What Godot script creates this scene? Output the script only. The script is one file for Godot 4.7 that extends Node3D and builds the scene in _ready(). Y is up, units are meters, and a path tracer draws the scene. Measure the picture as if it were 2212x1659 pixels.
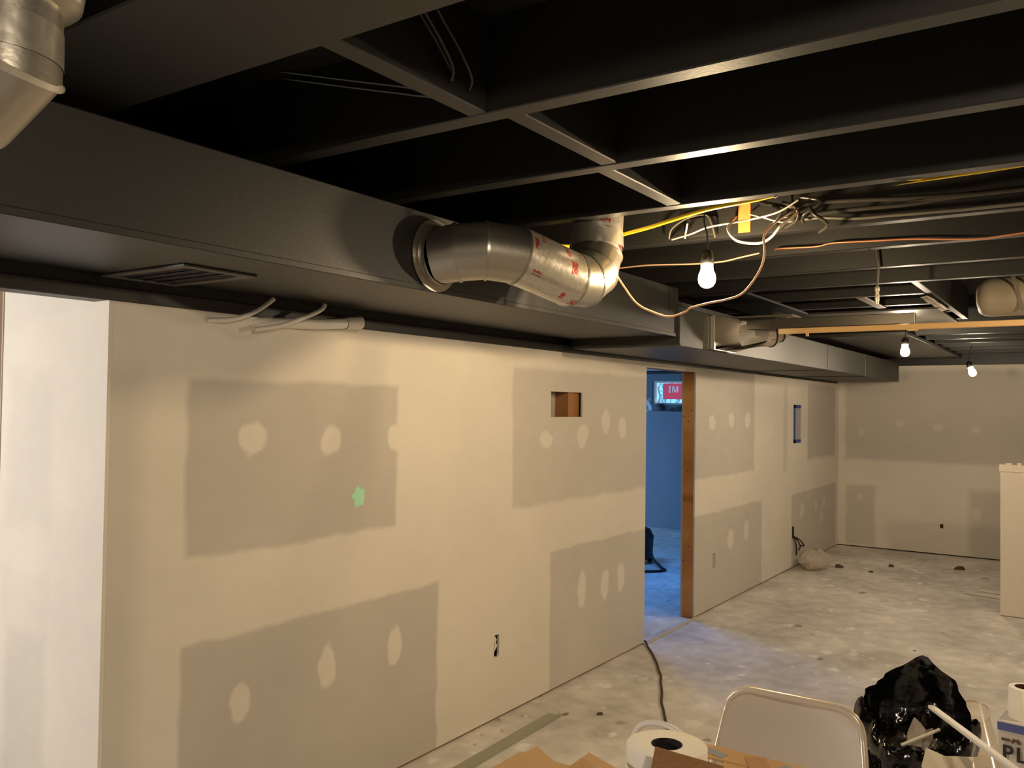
extends Node3D
# Unfinished basement: drywalled left wall, black-painted joist ceiling, ducts, bare bulbs. Units metres.
# x runs from the left wall into the room, -z runs along the left wall to the far wall.

const IMG_W := 2212.0
const IMG_H := 1659.0
const FOCAL := 1856.4

var rng := RandomNumberGenerator.new()
var used := {}
var mats := {}
var noise := FastNoiseLite.new()

# ------------------------------------------------------------------ mesh builder
class MB:
	var v := PackedVector3Array()
	var n := PackedVector3Array()
	var t := PackedVector2Array()
	var mapped := false
	var mu := Vector4.ZERO      # texture coordinates as linear functions of position (x, y, z, 1)
	var mv := Vector4.ZERO

	func planar(u: Vector4, w: Vector4) -> void:
		mapped = true
		mu = u
		mv = w

	func tri(a: Vector3, b: Vector3, c: Vector3, na: Vector3, nb: Vector3, nc: Vector3, ua := Vector2.ZERO, ub := Vector2.ZERO, uc := Vector2.ZERO) -> void:
		var g := (c - a).cross(b - a)
		if g.length_squared() < 1e-18:
			return
		if g.dot(na + nb + nc) < 0.0:
			v.append_array([a, c, b]); n.append_array([na, nc, nb]); t.append_array([ua, uc, ub])
		else:
			v.append_array([a, b, c]); n.append_array([na, nb, nc]); t.append_array([ua, ub, uc])

	func flat(a: Vector3, b: Vector3, c: Vector3, outward: Vector3) -> void:
		var g := (c - a).cross(b - a).normalized()
		if g.dot(outward) < 0.0:
			g = -g
		tri(a, b, c, g, g, g)

	func quad(a: Vector3, b: Vector3, c: Vector3, d: Vector3, nn: Vector3, ua := Vector2.ZERO, ub := Vector2(1, 0), uc := Vector2(1, 1), ud := Vector2(0, 1)) -> void:
		tri(a, b, c, nn, nn, nn, ua, ub, uc)
		tri(a, c, d, nn, nn, nn, ua, uc, ud)

	func box(c: Vector3, s: Vector3, bev := 0.0, B := Basis()) -> void:
		var h := s * 0.5
		bev = minf(bev, minf(h.x, minf(h.y, h.z)) * 0.6)
		var i := h - Vector3(bev, bev, bev)
		var ax := [Vector3.RIGHT, Vector3.UP, Vector3.BACK]
		for k in 3:
			var u: int = (k + 1) % 3
			var w: int = (k + 2) % 3
			for sg in [-1.0, 1.0]:
				var nn: Vector3 = ax[k] * sg
				var p: Vector3 = nn * h[k]
				var q := []
				for m in [[-1, -1], [1, -1], [1, 1], [-1, 1]]:
					q.append(c + B * (p + ax[u] * i[u] * m[0] + ax[w] * i[w] * m[1]))
				quad(q[0], q[1], q[2], q[3], B * nn, Vector2(-i[u], -i[w]), Vector2(i[u], -i[w]), Vector2(i[u], i[w]), Vector2(-i[u], i[w]))
				if bev > 0.0 :
					for s2 in [-1.0, 1.0]:
						# edge between faces k and u
						var a: Vector3 = nn * h[k] + ax[u] * i[u] * s2
						var b: Vector3 = nn * i[k] + ax[u] * h[u] * s2
						var e: Vector3 = ax[w] * i[w]
						var en: Vector3 = (nn + ax[u] * s2).normalized()
						quad(c + B * (a - e), c + B * (a + e), c + B * (b + e), c + B * (b - e), B * en)
		if bev > 0.0:
			for x in [-1.0, 1.0]:
				for y in [-1.0, 1.0]:
					for z in [-1.0, 1.0]:
						var sx := Vector3(x, y, z)
						flat(c + B * (Vector3(h.x, i.y, i.z) * sx), c + B * (Vector3(i.x, h.y, i.z) * sx), c + B * (Vector3(i.x, i.y, h.z) * sx), B * sx)

	func span(a: Vector3, b: Vector3, bev := 0.0) -> void:   # box from corner to corner
		box((a + b) * 0.5, (b - a).abs(), bev)

	func bar(a: Vector3, b: Vector3, w: float, h: float, up := Vector3.UP, bev := 0.0) -> void:
		var d := (b - a).normalized()
		var x := up.cross(d)
		if x.length() < 0.01:
			x = Vector3.RIGHT
		x = x.normalized()
		var y := d.cross(x)
		box((a + b) * 0.5, Vector3(w, h, a.distance_to(b)), bev, Basis(x, y, d))

	# tube along a polyline; rings lie in the mitre planes. smooth = rounded bends, else gored like sheet-metal elbows
	func tube(p: PackedVector3Array, r, seg := 12, smooth := true, caps := true, v0 := 0.0) -> void:
		var cnt := p.size()
		var d := []
		for k in cnt - 1:
			d.append((p[k + 1] - p[k]).normalized())
		var x: Vector3 = Vector3.UP.cross(d[0])
		if x.length() < 0.05:
			x = Vector3.RIGHT.cross(d[0])
		x = x.normalized()
		var along := v0
		var prev := []
		var prevn := []
		for k in cnt - 1:
			if k > 0:
				var ax: Vector3 = d[k - 1].cross(d[k])
				if ax.length() > 1e-5:
					x = x.rotated(ax.normalized(), d[k - 1].angle_to(d[k]))
			var y: Vector3 = d[k].cross(x)
			var lo := []
			var hi := []
			var no := []
			for j in seg + 1:
				var an := TAU * j / seg
				var o: Vector3 = x * cos(an) + y * sin(an)
				no.append(o)
				lo.append(ring_pt(p, d, k, k, o, r))
				hi.append(ring_pt(p, d, k, k + 1, o, r))
			var ln: float = p[k].distance_to(p[k + 1])
			var n0 := no
			var n1 := no
			if smooth:
				n0 = []
				n1 = []
				for j in seg + 1:
					var an := TAU * j / seg
					var o: Vector3 = no[j]
					var a: Vector3 = o
					var b: Vector3 = o
					if k > 0:
						a = (o - d[k - 1] * 0.5 * o.dot(d[k - 1])).normalized()
					if k < cnt - 2:
						b = (o - d[k + 1] * 0.5 * o.dot(d[k + 1])).normalized()
					n0.append(a); n1.append(b)
			for j in seg:
				var u0 := float(j) / seg
				var u1 := float(j + 1) / seg
				tri(lo[j], lo[j + 1], hi[j + 1], n0[j], n0[j + 1], n1[j + 1], Vector2(u0, along), Vector2(u1, along), Vector2(u1, along + ln))
				tri(lo[j], hi[j + 1], hi[j], n0[j], n1[j + 1], n1[j], Vector2(u0, along), Vector2(u1, along + ln), Vector2(u0, along + ln))
			along += ln
			if caps and k == 0:
				for j in seg:
					tri(p[0], lo[j], lo[j + 1], -d[0], -d[0], -d[0])
			if caps and k == cnt - 2:
				for j in seg:
					tri(p[cnt - 1], hi[j], hi[j + 1], d[k], d[k], d[k])

	func ring_pt(p: PackedVector3Array, d: Array, k: int, at: int, o: Vector3, r) -> Vector3:
		var rr: float = r[at] if r is Array else r
		var q: Vector3 = p[at] + o * rr
		if at == 0 or at == p.size() - 1:
			return q
		var m: Vector3 = (d[at - 1] + d[at]).normalized()
		var dk: Vector3 = d[k]
		return q - dk * ((q - p[at]).dot(m) / dk.dot(m))

	# profile of (radius, height) turned about y, placed by X
	func lathe(pr: Array, seg: int, X := Transform3D(), hard := false) -> void:
		var al := 0.0
		for k in pr.size() - 1:
			var a: Vector2 = pr[k]
			var b: Vector2 = pr[k + 1]
			var ln := a.distance_to(b)
			if ln < 1e-7:
				continue
			var na := Vector2(b.y - a.y, a.x - b.x).normalized()
			var n0 := na
			var n1 := na
			if not hard:
				if k > 0:
					var c: Vector2 = pr[k - 1]
					var q := Vector2(a.y - c.y, c.x - a.x).normalized()
					if q.dot(na) > 0.5:
						n0 = (q + na).normalized()
				if k < pr.size() - 2:
					var c: Vector2 = pr[k + 2]
					var q := Vector2(c.y - b.y, b.x - c.x).normalized()
					if q.dot(na) > 0.5:
						n1 = (q + na).normalized()
			for j in seg:
				var s := []
				for m in 2:
					var an := TAU * (j + m) / seg
					var e := Vector3(cos(an), 0, sin(an))
					s.append([X * (e * a.x + Vector3.UP * a.y), X * (e * b.x + Vector3.UP * b.y), X.basis * (e * n0.x + Vector3.UP * n0.y), X.basis * (e * n1.x + Vector3.UP * n1.y)])
				var u0 := float(j) / seg
				var u1 := float(j + 1) / seg
				tri(s[0][0], s[1][0], s[1][1], s[0][2], s[1][2], s[1][3], Vector2(u0, al), Vector2(u1, al), Vector2(u1, al + ln))
				tri(s[0][0], s[1][1], s[0][1], s[0][2], s[1][3], s[0][3], Vector2(u0, al), Vector2(u1, al + ln), Vector2(u0, al + ln))
			al += ln

	# grid of points [row][col]; flat = faceted
	func sheet(g: Array, facet := false, out_from = null) -> void:
		var rows := g.size()
		var cols: int = g[0].size()
		var nn := []
		for i in rows:
			var r := []
			for j in cols:
				var du: Vector3 = g[i][mini(j + 1, cols - 1)] - g[i][maxi(j - 1, 0)]
				var dv: Vector3 = g[mini(i + 1, rows - 1)][j] - g[maxi(i - 1, 0)][j]
				var q := du.cross(dv).normalized()
				if out_from != null and q.dot(g[i][j] - out_from) < 0.0:
					q = -q
				r.append(q)
			nn.append(r)
		for i in rows - 1:
			for j in cols - 1:
				var a: Vector3 = g[i][j]
				var b: Vector3 = g[i][j + 1]
				var c: Vector3 = g[i + 1][j + 1]
				var d: Vector3 = g[i + 1][j]
				if facet:
					flat(a, b, c, nn[i][j]); flat(a, c, d, nn[i][j])
				else:
					var ua := Vector2(float(j) / (cols - 1), float(i) / (rows - 1))
					var uc := Vector2(float(j + 1) / (cols - 1), float(i + 1) / (rows - 1))
					tri(a, b, c, nn[i][j], nn[i][j + 1], nn[i + 1][j + 1], ua, Vector2(uc.x, ua.y), uc)
					tri(a, c, d, nn[i][j], nn[i + 1][j + 1], nn[i + 1][j], ua, uc, Vector2(ua.x, uc.y))

	func mesh() -> ArrayMesh:
		if mapped:
			for k in v.size():
				var p := Vector4(v[k].x, v[k].y, v[k].z, 1.0)
				t[k] = Vector2(mu.dot(p), mv.dot(p))
		var a := []
		a.resize(Mesh.ARRAY_MAX)
		a[Mesh.ARRAY_VERTEX] = v
		a[Mesh.ARRAY_NORMAL] = n
		a[Mesh.ARRAY_TEX_UV] = t
		var m := ArrayMesh.new()
		m.add_surface_from_arrays(Mesh.PRIMITIVE_TRIANGLES, a)
		return m

# ------------------------------------------------------------------ naming
func numbered(called: String) -> String:
	if not used.has(called):
		used[called] = 0
		return called
	used[called] += 1
	return "%s_%03d" % [called, used[called]]

func put(called: String, b: MB, m: Material, parent: Node) -> MeshInstance3D:
	var o := MeshInstance3D.new()
	o.name = called
	o.mesh = b.mesh()
	o.material_override = m
	o.cast_shadow = GeometryInstance3D.SHADOW_CASTING_SETTING_ON
	parent.add_child(o, true)
	return o

func thing(called: String, label: String, category: String, at := Vector3.ZERO, group := "") -> Node3D:
	var o := Node3D.new()
	o.name = numbered(called)
	o.position = at
	add_child(o)
	tag(o, label, category, group)
	return o

func tag(o: Node, label: String, category: String, group := "") -> void:
	o.set_meta("label", label)
	o.set_meta("category", category)
	if group != "":
		o.set_meta("group", group)

func one(called: String, b: MB, m: Material, label: String, category: String, group := "") -> MeshInstance3D:
	var o := put(numbered(called), b, m, self)
	tag(o, label, category, group)
	return o

func struct(called: String, label: String, category: String) -> Node3D:
	var o := thing(called, label, category)
	o.set_meta("kind", "structure")
	return o

# ------------------------------------------------------------------ materials
func mat(key: String, c: Color, rough: float, metal := 0.0, bump := "", bump_cm := 0.0, scale := 1.0) -> StandardMaterial3D:
	if mats.has(key):
		return mats[key]
	var m := StandardMaterial3D.new()
	m.resource_name = key
	m.albedo_color = c
	m.roughness = rough
	m.metallic = metal
	m.cull_mode = BaseMaterial3D.CULL_DISABLED
	if bump != "":
		m.normal_enabled = true
		m.normal_texture = normal_tex(bump)
		m.normal_scale = bump_cm
		m.uv1_triplanar = true
		m.uv1_world_triplanar = true
		m.uv1_scale = Vector3.ONE * scale
	mats[key] = m
	return m

var ntex := {}
func normal_tex(kind: String) -> Texture2D:
	if ntex.has(kind):
		return ntex[kind]
	var f := FastNoiseLite.new()
	f.seed = 11
	f.noise_type = FastNoiseLite.TYPE_SIMPLEX_SMOOTH
	var st := 6.0
	match kind:
		"fine":
			f.frequency = 0.08; f.fractal_octaves = 4
		"crumple":
			f.noise_type = FastNoiseLite.TYPE_CELLULAR
			f.cellular_return_type = FastNoiseLite.RETURN_DISTANCE2_SUB
			f.frequency = 0.02; f.fractal_octaves = 3; st = 10.0
		"grain":
			f.frequency = 0.03; f.fractal_octaves = 4
	var im := f.get_seamless_image(256, 256)
	if kind == "grain":
		var g := Image.create_empty(256, 256, false, Image.FORMAT_L8)
		for y in 256:
			for x in 256:
				g.set_pixel(x, y, im.get_pixel(x * 4 % 256, (y / 8 + x / 64) % 256))
		im = g
	im.convert(Image.FORMAT_RGBA8)
	im.bump_map_to_normal_map(st)
	ntex[kind] = ImageTexture.create_from_image(im)
	return ntex[kind]

func tex_mat(key: String, im: Image, rough: float, metal := 0.0, bump := "", bs := 0.3, repeat := false) -> StandardMaterial3D:
	var m := StandardMaterial3D.new()
	m.resource_name = key
	m.albedo_texture = ImageTexture.create_from_image(im)
	m.roughness = rough
	m.metallic = metal
	m.texture_repeat = repeat
	m.cull_mode = BaseMaterial3D.CULL_DISABLED
	if bump != "":
		m.normal_enabled = true
		m.normal_texture = normal_tex(bump)
		m.normal_scale = bs
	mats[key] = m
	return m

# painted drywall: grey paper rectangles left bare, joint compound everywhere else; positions in metres (s along, y up)
func drywall_image(w: int, h: int, sm: float, ym: float, s0: float, rects: Array, spots: Array, seed_: int) -> Image:
	var mud := Color(0.905, 0.875, 0.825)
	var paper := Color(0.79, 0.765, 0.725)
	noise.seed = seed_
	noise.frequency = 0.012
	noise.fractal_octaves = 4
	var px := PackedFloat32Array()
	px.resize(w * h)
	var kx := w / sm
	var ky := h / ym
	for r in rects:                                  # [s0, s1, y0, y1, softness, strength]
		var so: float = r[4]
		for j in range(maxi(0, int((ym - r[3] - so) * ky)), mini(h, int((ym - r[2] + so) * ky) + 1)):
			var y := ym - (j + 0.5) / ky
			for i in range(maxi(0, int((r[0] - s0 - so) * kx)), mini(w, int((r[1] - s0 + so) * kx) + 1)):
				var s := s0 + (i + 0.5) / kx
				var wob := noise.get_noise_2d(i * 1.3, j * 1.3) * 0.016
				var dd := minf(minf(s - r[0], r[1] - s), minf(y - r[2], r[3] - y)) + wob
				var f := clampf(dd / so + 0.5, 0.0, 1.0) * float(r[5])
				px[j * w + i] = maxf(px[j * w + i], f)
	for q in spots:                                  # [s, y, rx, ry, strength]
		for j in range(maxi(0, int((ym - q[1] - q[3] * 1.6) * ky)), mini(h, int((ym - q[1] + q[3] * 1.6) * ky))):
			for i in range(maxi(0, int((q[0] - s0 - q[2] * 1.6) * kx)), mini(w, int((q[0] - s0 + q[2] * 1.6) * kx))):
				var s := s0 + (i + 0.5) / kx
				var y := ym - (j + 0.5) / ky
				var e := sqrt(pow((s - q[0]) / q[2], 2.0) + pow((y - q[1]) / q[3], 2.0)) + noise.get_noise_2d(i * 3.0, j * 3.0) * 0.35
				var f := clampf((1.0 - e) * 3.5 + 0.5, 0.0, 1.0) * float(q[4])
				px[j * w + i] *= 1.0 - f
	var by := PackedByteArray()
	by.resize(w * h * 3)
	for j in h:
		for i in w:
			var g := noise.get_noise_2d(i * 0.5, j * 0.5) * 0.02 + noise.get_noise_2d(i * 2.0, j * 4.0) * 0.008
			var c := mud.lerp(paper, px[j * w + i])
			var k := (j * w + i) * 3
			by[k] = int(clampf((c.r + g) * 255.0, 0, 255))
			by[k + 1] = int(clampf((c.g + g) * 255.0, 0, 255))
			by[k + 2] = int(clampf((c.b + g * 0.8) * 255.0, 0, 255))
	return Image.create_from_data(w, h, false, Image.FORMAT_RGB8, by)

func floor_image(w: int, h: int) -> Image:
	noise.seed = 5
	noise.frequency = 0.006
	noise.fractal_octaves = 5
	var by := PackedByteArray()
	by.resize(w * h * 3)
	for j in h:
		for i in w:
			var a := noise.get_noise_2d(i * 1.0, j * 1.3)
			var b := noise.get_noise_2d(i * 6.0 + 900.0, j * 7.0)
			var g := a * 0.13 + b * 0.08
			var k := (j * w + i) * 3
			by[k] = int(clampf((0.85 + g) * 255.0, 0, 255))
			by[k + 1] = int(clampf((0.83 + g) * 255.0, 0, 255))
			by[k + 2] = int(clampf((0.80 + g) * 255.0, 0, 255))
	var im := Image.create_from_data(w, h, false, Image.FORMAT_RGB8, by)
	rng.seed = 77
	for q in 2600:                                   # dried spatters of joint compound
		var cx := rng.randf() * w
		var cy := rng.randf() * h
		var r := 1.2 + pow(rng.randf(), 4.0) * 8.0
		var st := rng.randf_range(0.25, 0.8)
		var asp := rng.randf_range(0.6, 1.5)
		var dark := rng.randf() < 0.10
		for j in range(int(cy - r * 1.5), int(cy + r * 1.5) + 1):
			for i in range(int(cx - r * 1.5), int(cx + r * 1.5) + 1):
				if i < 0 or j < 0 or i >= w or j >= h:
					continue
				var e := Vector2((i - cx) * asp, j - cy).length() / r + noise.get_noise_2d(i * 22.0, j * 22.0) * 0.6
				if e < 1.0:
					var c := im.get_pixel(i, j)
					im.set_pixel(i, j, c.lerp(Color(0.42, 0.38, 0.33) if dark else Color(0.99, 0.98, 0.96), st * clampf((1.0 - e) * 2.5, 0.0, 1.0)))
	for q in 60:                                     # long pale scuffs
		var p := Vector2(rng.randf() * w, rng.randf() * h)
		var d := Vector2.from_angle(rng.randf() * TAU)
		for s in int(rng.randf_range(12, 60)):
			p += d
			d = d.rotated(rng.randf_range(-0.15, 0.15))
			var ii := int(p.x)
			var jj := int(p.y)
			if ii > 1 and jj > 1 and ii < w - 2 and jj < h - 2:
				for o in [Vector2i(0, 0), Vector2i(1, 0), Vector2i(0, 1)]:
					im.set_pixel(ii + o.x, jj + o.y, im.get_pixel(ii + o.x, jj + o.y).lerp(Color(0.9, 0.88, 0.84), 0.35))
	return im

func wood_image(seed_: int, light: Color, dark: Color, w := 256, h := 512) -> Image:
	var f := FastNoiseLite.new()
	f.seed = seed_
	f.frequency = 0.01
	f.fractal_octaves = 3
	var im := Image.create_empty(w, h, false, Image.FORMAT_RGB8)
	rng.seed = seed_
	var knots := []
	for k in 7:
		knots.append(Vector3(rng.randf() * w, rng.randf() * h, rng.randf_range(4, 8)))
	for y in h:
		for x in w:
			var g := f.get_noise_2d(x * 5.0, y * 0.5) * 0.7 + f.get_noise_2d(x * 22.0, y * 0.8) * 0.4
			var k := 0.45 + g
			for q in knots:
				k += 1.2 * exp(-Vector2(x - q.x, (y - q.y) * 0.7).length_squared() / (q.z * q.z))
			im.set_pixel(x, y, light.lerp(dark, clampf(k, 0, 1)))
	return im

func foil_image() -> Image:       # aluminium foil tape printed in red, crumpled
	var im := Image.create_empty(512, 512, false, Image.FORMAT_RGB8)
	rng.seed = 31
	for y in 512:
		for x in 512:
			var g := noise.get_noise_2d(x * 3.0, y * 3.0) * 0.06
			im.set_pixel(x, y, Color(0.80 + g, 0.78 + g, 0.74 + g))
	for k in 16:
		var cx := rng.randi() % 470
		var cy := rng.randi() % 480
		var blk := Rect2i(cx, cy, rng.randi_range(24, 80), rng.randi_range(22, 60))
		var red := Color(0.72, 0.16, 0.18)
		for y in range(blk.position.y, mini(512, blk.end.y)):
			for x in range(blk.position.x, mini(512, blk.end.x)):
				var hole := k % 2 == 0 and ((x - cx) % 26 > 13)       # broken-up print
				if not hole and noise.get_noise_2d(x * 6.0, y * 6.0) > -0.2:
					im.set_pixel(x, y, im.get_pixel(x, y).lerp(red, 0.75))
	return im

func smooth_path(p: PackedVector3Array, per := 6) -> PackedVector3Array:
	var out := PackedVector3Array()
	for k in p.size() - 1:
		var a := p[maxi(k - 1, 0)]
		var d := p[mini(k + 2, p.size() - 1)]
		for s in per:
			out.append(p[k].cubic_interpolate(p[k + 1], a, d, float(s) / per))
	out.append(p[p.size() - 1])
	return out

func cable(pts: Array, r: float, seg := 8, per := 6) -> MB:
	var b := MB.new()
	b.tube(smooth_path(PackedVector3Array(pts), per), r, seg)
	return b

# boxes filling z0..z1 x y0..y1 (negative z given as distance s) leaving rectangular holes
func slab_with_holes(b: MB, x0: float, x1: float, s0: float, s1: float, y0: float, y1: float, holes: Array) -> void:
	var ss := [s0, s1]
	var yy := [y0, y1]
	for h in holes:
		for q in [h[0], h[1]]:
			if q > s0 and q < s1 and not ss.has(q): ss.append(q)
		for q in [h[2], h[3]]:
			if q > y0 and q < y1 and not yy.has(q): yy.append(q)
	ss.sort(); yy.sort()
	for i in ss.size() - 1:
		for j in yy.size() - 1:
			var cs: float = (ss[i] + ss[i + 1]) * 0.5
			var cy: float = (yy[j] + yy[j + 1]) * 0.5
			var open := false
			for h in holes:
				if cs > h[0] and cs < h[1] and cy > h[2] and cy < h[3]: open = true
			if not open:
				b.span(Vector3(x0, yy[j], -ss[i]), Vector3(x1, yy[j + 1], -ss[i + 1]))

# ------------------------------------------------------------------ lamps
func bulb(label: String, at: Vector3, cord_top: Vector3, energy: float, col: Color, tilt := 0.0) -> void:
	var o := thing("light_bulb", label, "light bulb", at)
	var gl := StandardMaterial3D.new()
	gl.resource_name = "glowing glass"
	gl.albedo_color = Color(1, 0.97, 0.9)
	gl.emission_enabled = true
	gl.emission = Color(1.0, 0.93, 0.78)
	gl.emission_energy_multiplier = 6.0
	var g := MB.new()
	var R := Basis(Vector3(0, 0, 1), tilt)
	g.lathe([Vector2(0, -0.040), Vector2(0.012, -0.039), Vector2(0.023, -0.033), Vector2(0.0315, -0.02), Vector2(0.034, -0.004), Vector2(0.032, 0.012), Vector2(0.025, 0.028), Vector2(0.0235, 0.04), Vector2(0.0235, 0.052), Vector2(0, 0.052)], 24, Transform3D(R, Vector3.ZERO))
	put("glass_bulb", g, gl, o)
	var s := MB.new()
	s.lathe([Vector2(0.0, 0.05), Vector2(0.019, 0.05), Vector2(0.026, 0.056), Vector2(0.026, 0.085), Vector2(0.017, 0.104), Vector2(0.008, 0.108), Vector2(0, 0.108)], 20, Transform3D(R, Vector3.ZERO))
	put("socket", s, mat("black plastic", Color(0.06, 0.055, 0.05), 0.45), o)
	var c := MB.new()
	var t := R * Vector3(0, 0.106, 0)
	var e := cord_top - at
	c.tube(smooth_path(PackedVector3Array([t, t.lerp(e, 0.35) + Vector3(0.004, 0, 0), t.lerp(e, 0.7) + Vector3(-0.005, 0, 0), e])), 0.0035, 8)
	put("cord", c, mat("black plastic", Color(0.06, 0.055, 0.05), 0.45), o)
	var l := OmniLight3D.new()
	l.name = "light"
	l.light_color = col
	l.light_energy = energy
	l.omni_range = 20.0
	l.omni_attenuation = 2.0
	l.light_size = 0.03
	l.shadow_enabled = true
	o.add_child(l)

# ------------------------------------------------------------------ scene
func _ready() -> void:
	# --- camera
	var cam := Camera3D.new()
	cam.name = "camera"
	add_child(cam)
	cam.position = Vector3(2.6, 1.65, 0)
	cam.rotation_order = EULER_ORDER_YXZ
	cam.rotation = Vector3(deg_to_rad(1.415), deg_to_rad(34.15), deg_to_rad(0.79))
	cam.fov = rad_to_deg(2.0 * atan(IMG_H * 0.5 / FOCAL))
	cam.near = 0.02
	cam.far = 100.0
	cam.current = true
	# --- sky and exposure
	var we := WorldEnvironment.new()
	we.name = "environment"
	var env := Environment.new()
	env.background_mode = Environment.BG_SKY
	var sky := Sky.new()
	var sm := ProceduralSkyMaterial.new()
	sm.sky_top_color = Color(0.36, 0.66, 0.95)
	sm.sky_horizon_color = Color(0.50, 0.82, 1.0)
	sm.ground_horizon_color = Color(0.42, 0.62, 0.75)
	sm.ground_bottom_color = Color(0.25, 0.33, 0.4)
	sm.sky_energy_multiplier = 1.3
	sm.ground_energy_multiplier = 0.7
	sm.sun_angle_max = 0.0
	sky.sky_material = sm
	env.sky = sky
	env.ambient_light_source = Environment.AMBIENT_SOURCE_DISABLED
	env.tonemap_mode = Environment.TONE_MAPPER_LINEAR
	env.tonemap_exposure = 1.0
	env.sdfgi_enabled = true
	env.ssao_enabled = true
	env.ssil_enabled = true
	we.environment = env
	add_child(we)
	# --- high sun outside the basement window
	var sun := DirectionalLight3D.new()
	sun.name = "sun"
	sun.light_color = Color(0.86, 0.96, 1.0)
	sun.light_energy = 2.6
	sun.light_angular_distance = 1.0
	sun.shadow_enabled = true
	add_child(sun)
	sun.look_at_from_position(Vector3.ZERO, Vector3(0.1, -0.95, 0.30), Vector3.RIGHT)
	# --- lamps that the room has
	var warm := Color(1.0, 0.878, 0.69)
	bulb("glowing bare bulb nearest the taped elbow pipe, hanging on a black cord", Vector3(1.372, 2.148, -3.13), Vector3(1.361, 2.41, -3.13), 1.08, warm)
	bulb("glowing bare bulb below the unpainted wood strip, near the far end of the duct", Vector3(1.42, 2.095, -7.0), Vector3(1.42, 2.345, -7.0), 0.85, Color(1.0, 0.91, 0.78))
	bulb("glowing bare bulb hung lowest and farthest, just before the back wall", Vector3(1.66, 2.015, -9.0), Vector3(1.66, 2.27, -9.0), 0.62, Color(1.0, 0.91, 0.78), 0.35)
	bulb("bare bulb hanging to the right of the viewpoint", Vector3(3.1, 2.30, -0.6), Vector3(3.1, 2.58, -0.6), 1.55, Color(1.0, 0.92, 0.80))
	bulb("bare bulb hanging over the middle of the floor, right of the picture", Vector3(3.5, 2.2, -4.8), Vector3(3.5, 2.55, -4.8), 2.25, Color(1.0, 0.90, 0.75))
	bulb("bare bulb hanging in the side passage before the bright return wall", Vector3(-1.05, 1.75, 0.35), Vector3(-1.05, 2.36, 0.35), 3.25, Color(1.0, 0.975, 0.95))
	var day := AreaLight3D.new()
	day.name = "daylight_from_side_window"
	day.area_size = Vector2(1.1, 0.6)
	day.light_color = Color(0.34, 0.62, 1.0)
	day.light_energy = 4.6
	day.area_range = 20.0
	day.area_attenuation = 2.0
	day.shadow_enabled = true
	add_child(day)
	day.position = Vector3(-1.86, 1.75, -7.3)
	day.look_at(Vector3(-1.1, 0.0, -7.3), Vector3(0, 0, 1))
	var day2 := AreaLight3D.new()
	day2.name = "daylight_from_far_window"
	day2.area_size = Vector2(1.2, 0.7)
	day2.light_color = Color(0.52, 0.74, 1.0)
	day2.light_energy = 9.0
	day2.area_range = 20.0
	day2.area_attenuation = 2.0
	day2.shadow_enabled = true
	add_child(day2)
	day2.position = Vector3(-5.1, 1.7, -9.4)
	day2.look_at(Vector3(-2.0, 0.9, -10.6), Vector3.UP)
	build_materials()
	build_shell()
	build_other_room()
	build_ceiling()
	build_ducts()
	build_cables()
	build_wall_details()
	build_floor_things()
	build_foreground()

var black: StandardMaterial3D
var blackgloss: StandardMaterial3D
var galv: StandardMaterial3D
var foil: StandardMaterial3D
var card: StandardMaterial3D
var card_dark: StandardMaterial3D
var white_pl: StandardMaterial3D
var pine: StandardMaterial3D
var pine_raw: StandardMaterial3D

func build_materials() -> void:
	black = mat("black paint", Color(0.117, 0.114, 0.105), 0.46, 0.0, "fine", 0.02, 3.0)
	blackgloss = mat("glossy black paint", Color(0.13, 0.125, 0.115), 0.33, 0.0, "fine", 0.04, 3.0)
	galv = mat("galvanised steel", Color(0.70, 0.68, 0.64), 0.33, 0.92, "fine", 0.03, 3.0)
	noise.frequency = 0.01
	foil = tex_mat("printed foil tape", foil_image(), 0.28, 0.85, "crumple", 0.05, true)
	card = mat("cardboard", Color(0.80, 0.64, 0.44), 0.85, 0.0, "fine", 0.2, 3.0)
	card_dark = mat("brown cardboard", Color(0.62, 0.45, 0.28), 0.85, 0.0, "fine", 0.2, 3.0)
	white_pl = mat("white plastic", Color(0.88, 0.86, 0.82), 0.4)
	pine = tex_mat("stud pine", wood_image(3, Color(0.88, 0.66, 0.38), Color(0.66, 0.43, 0.20)), 0.7)
	pine.uv1_scale = Vector3(1, 1, 1)
	pine_raw = tex_mat("pale pine", wood_image(9, Color(0.97, 0.84, 0.62), Color(0.86, 0.66, 0.42)), 0.65)

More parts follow.
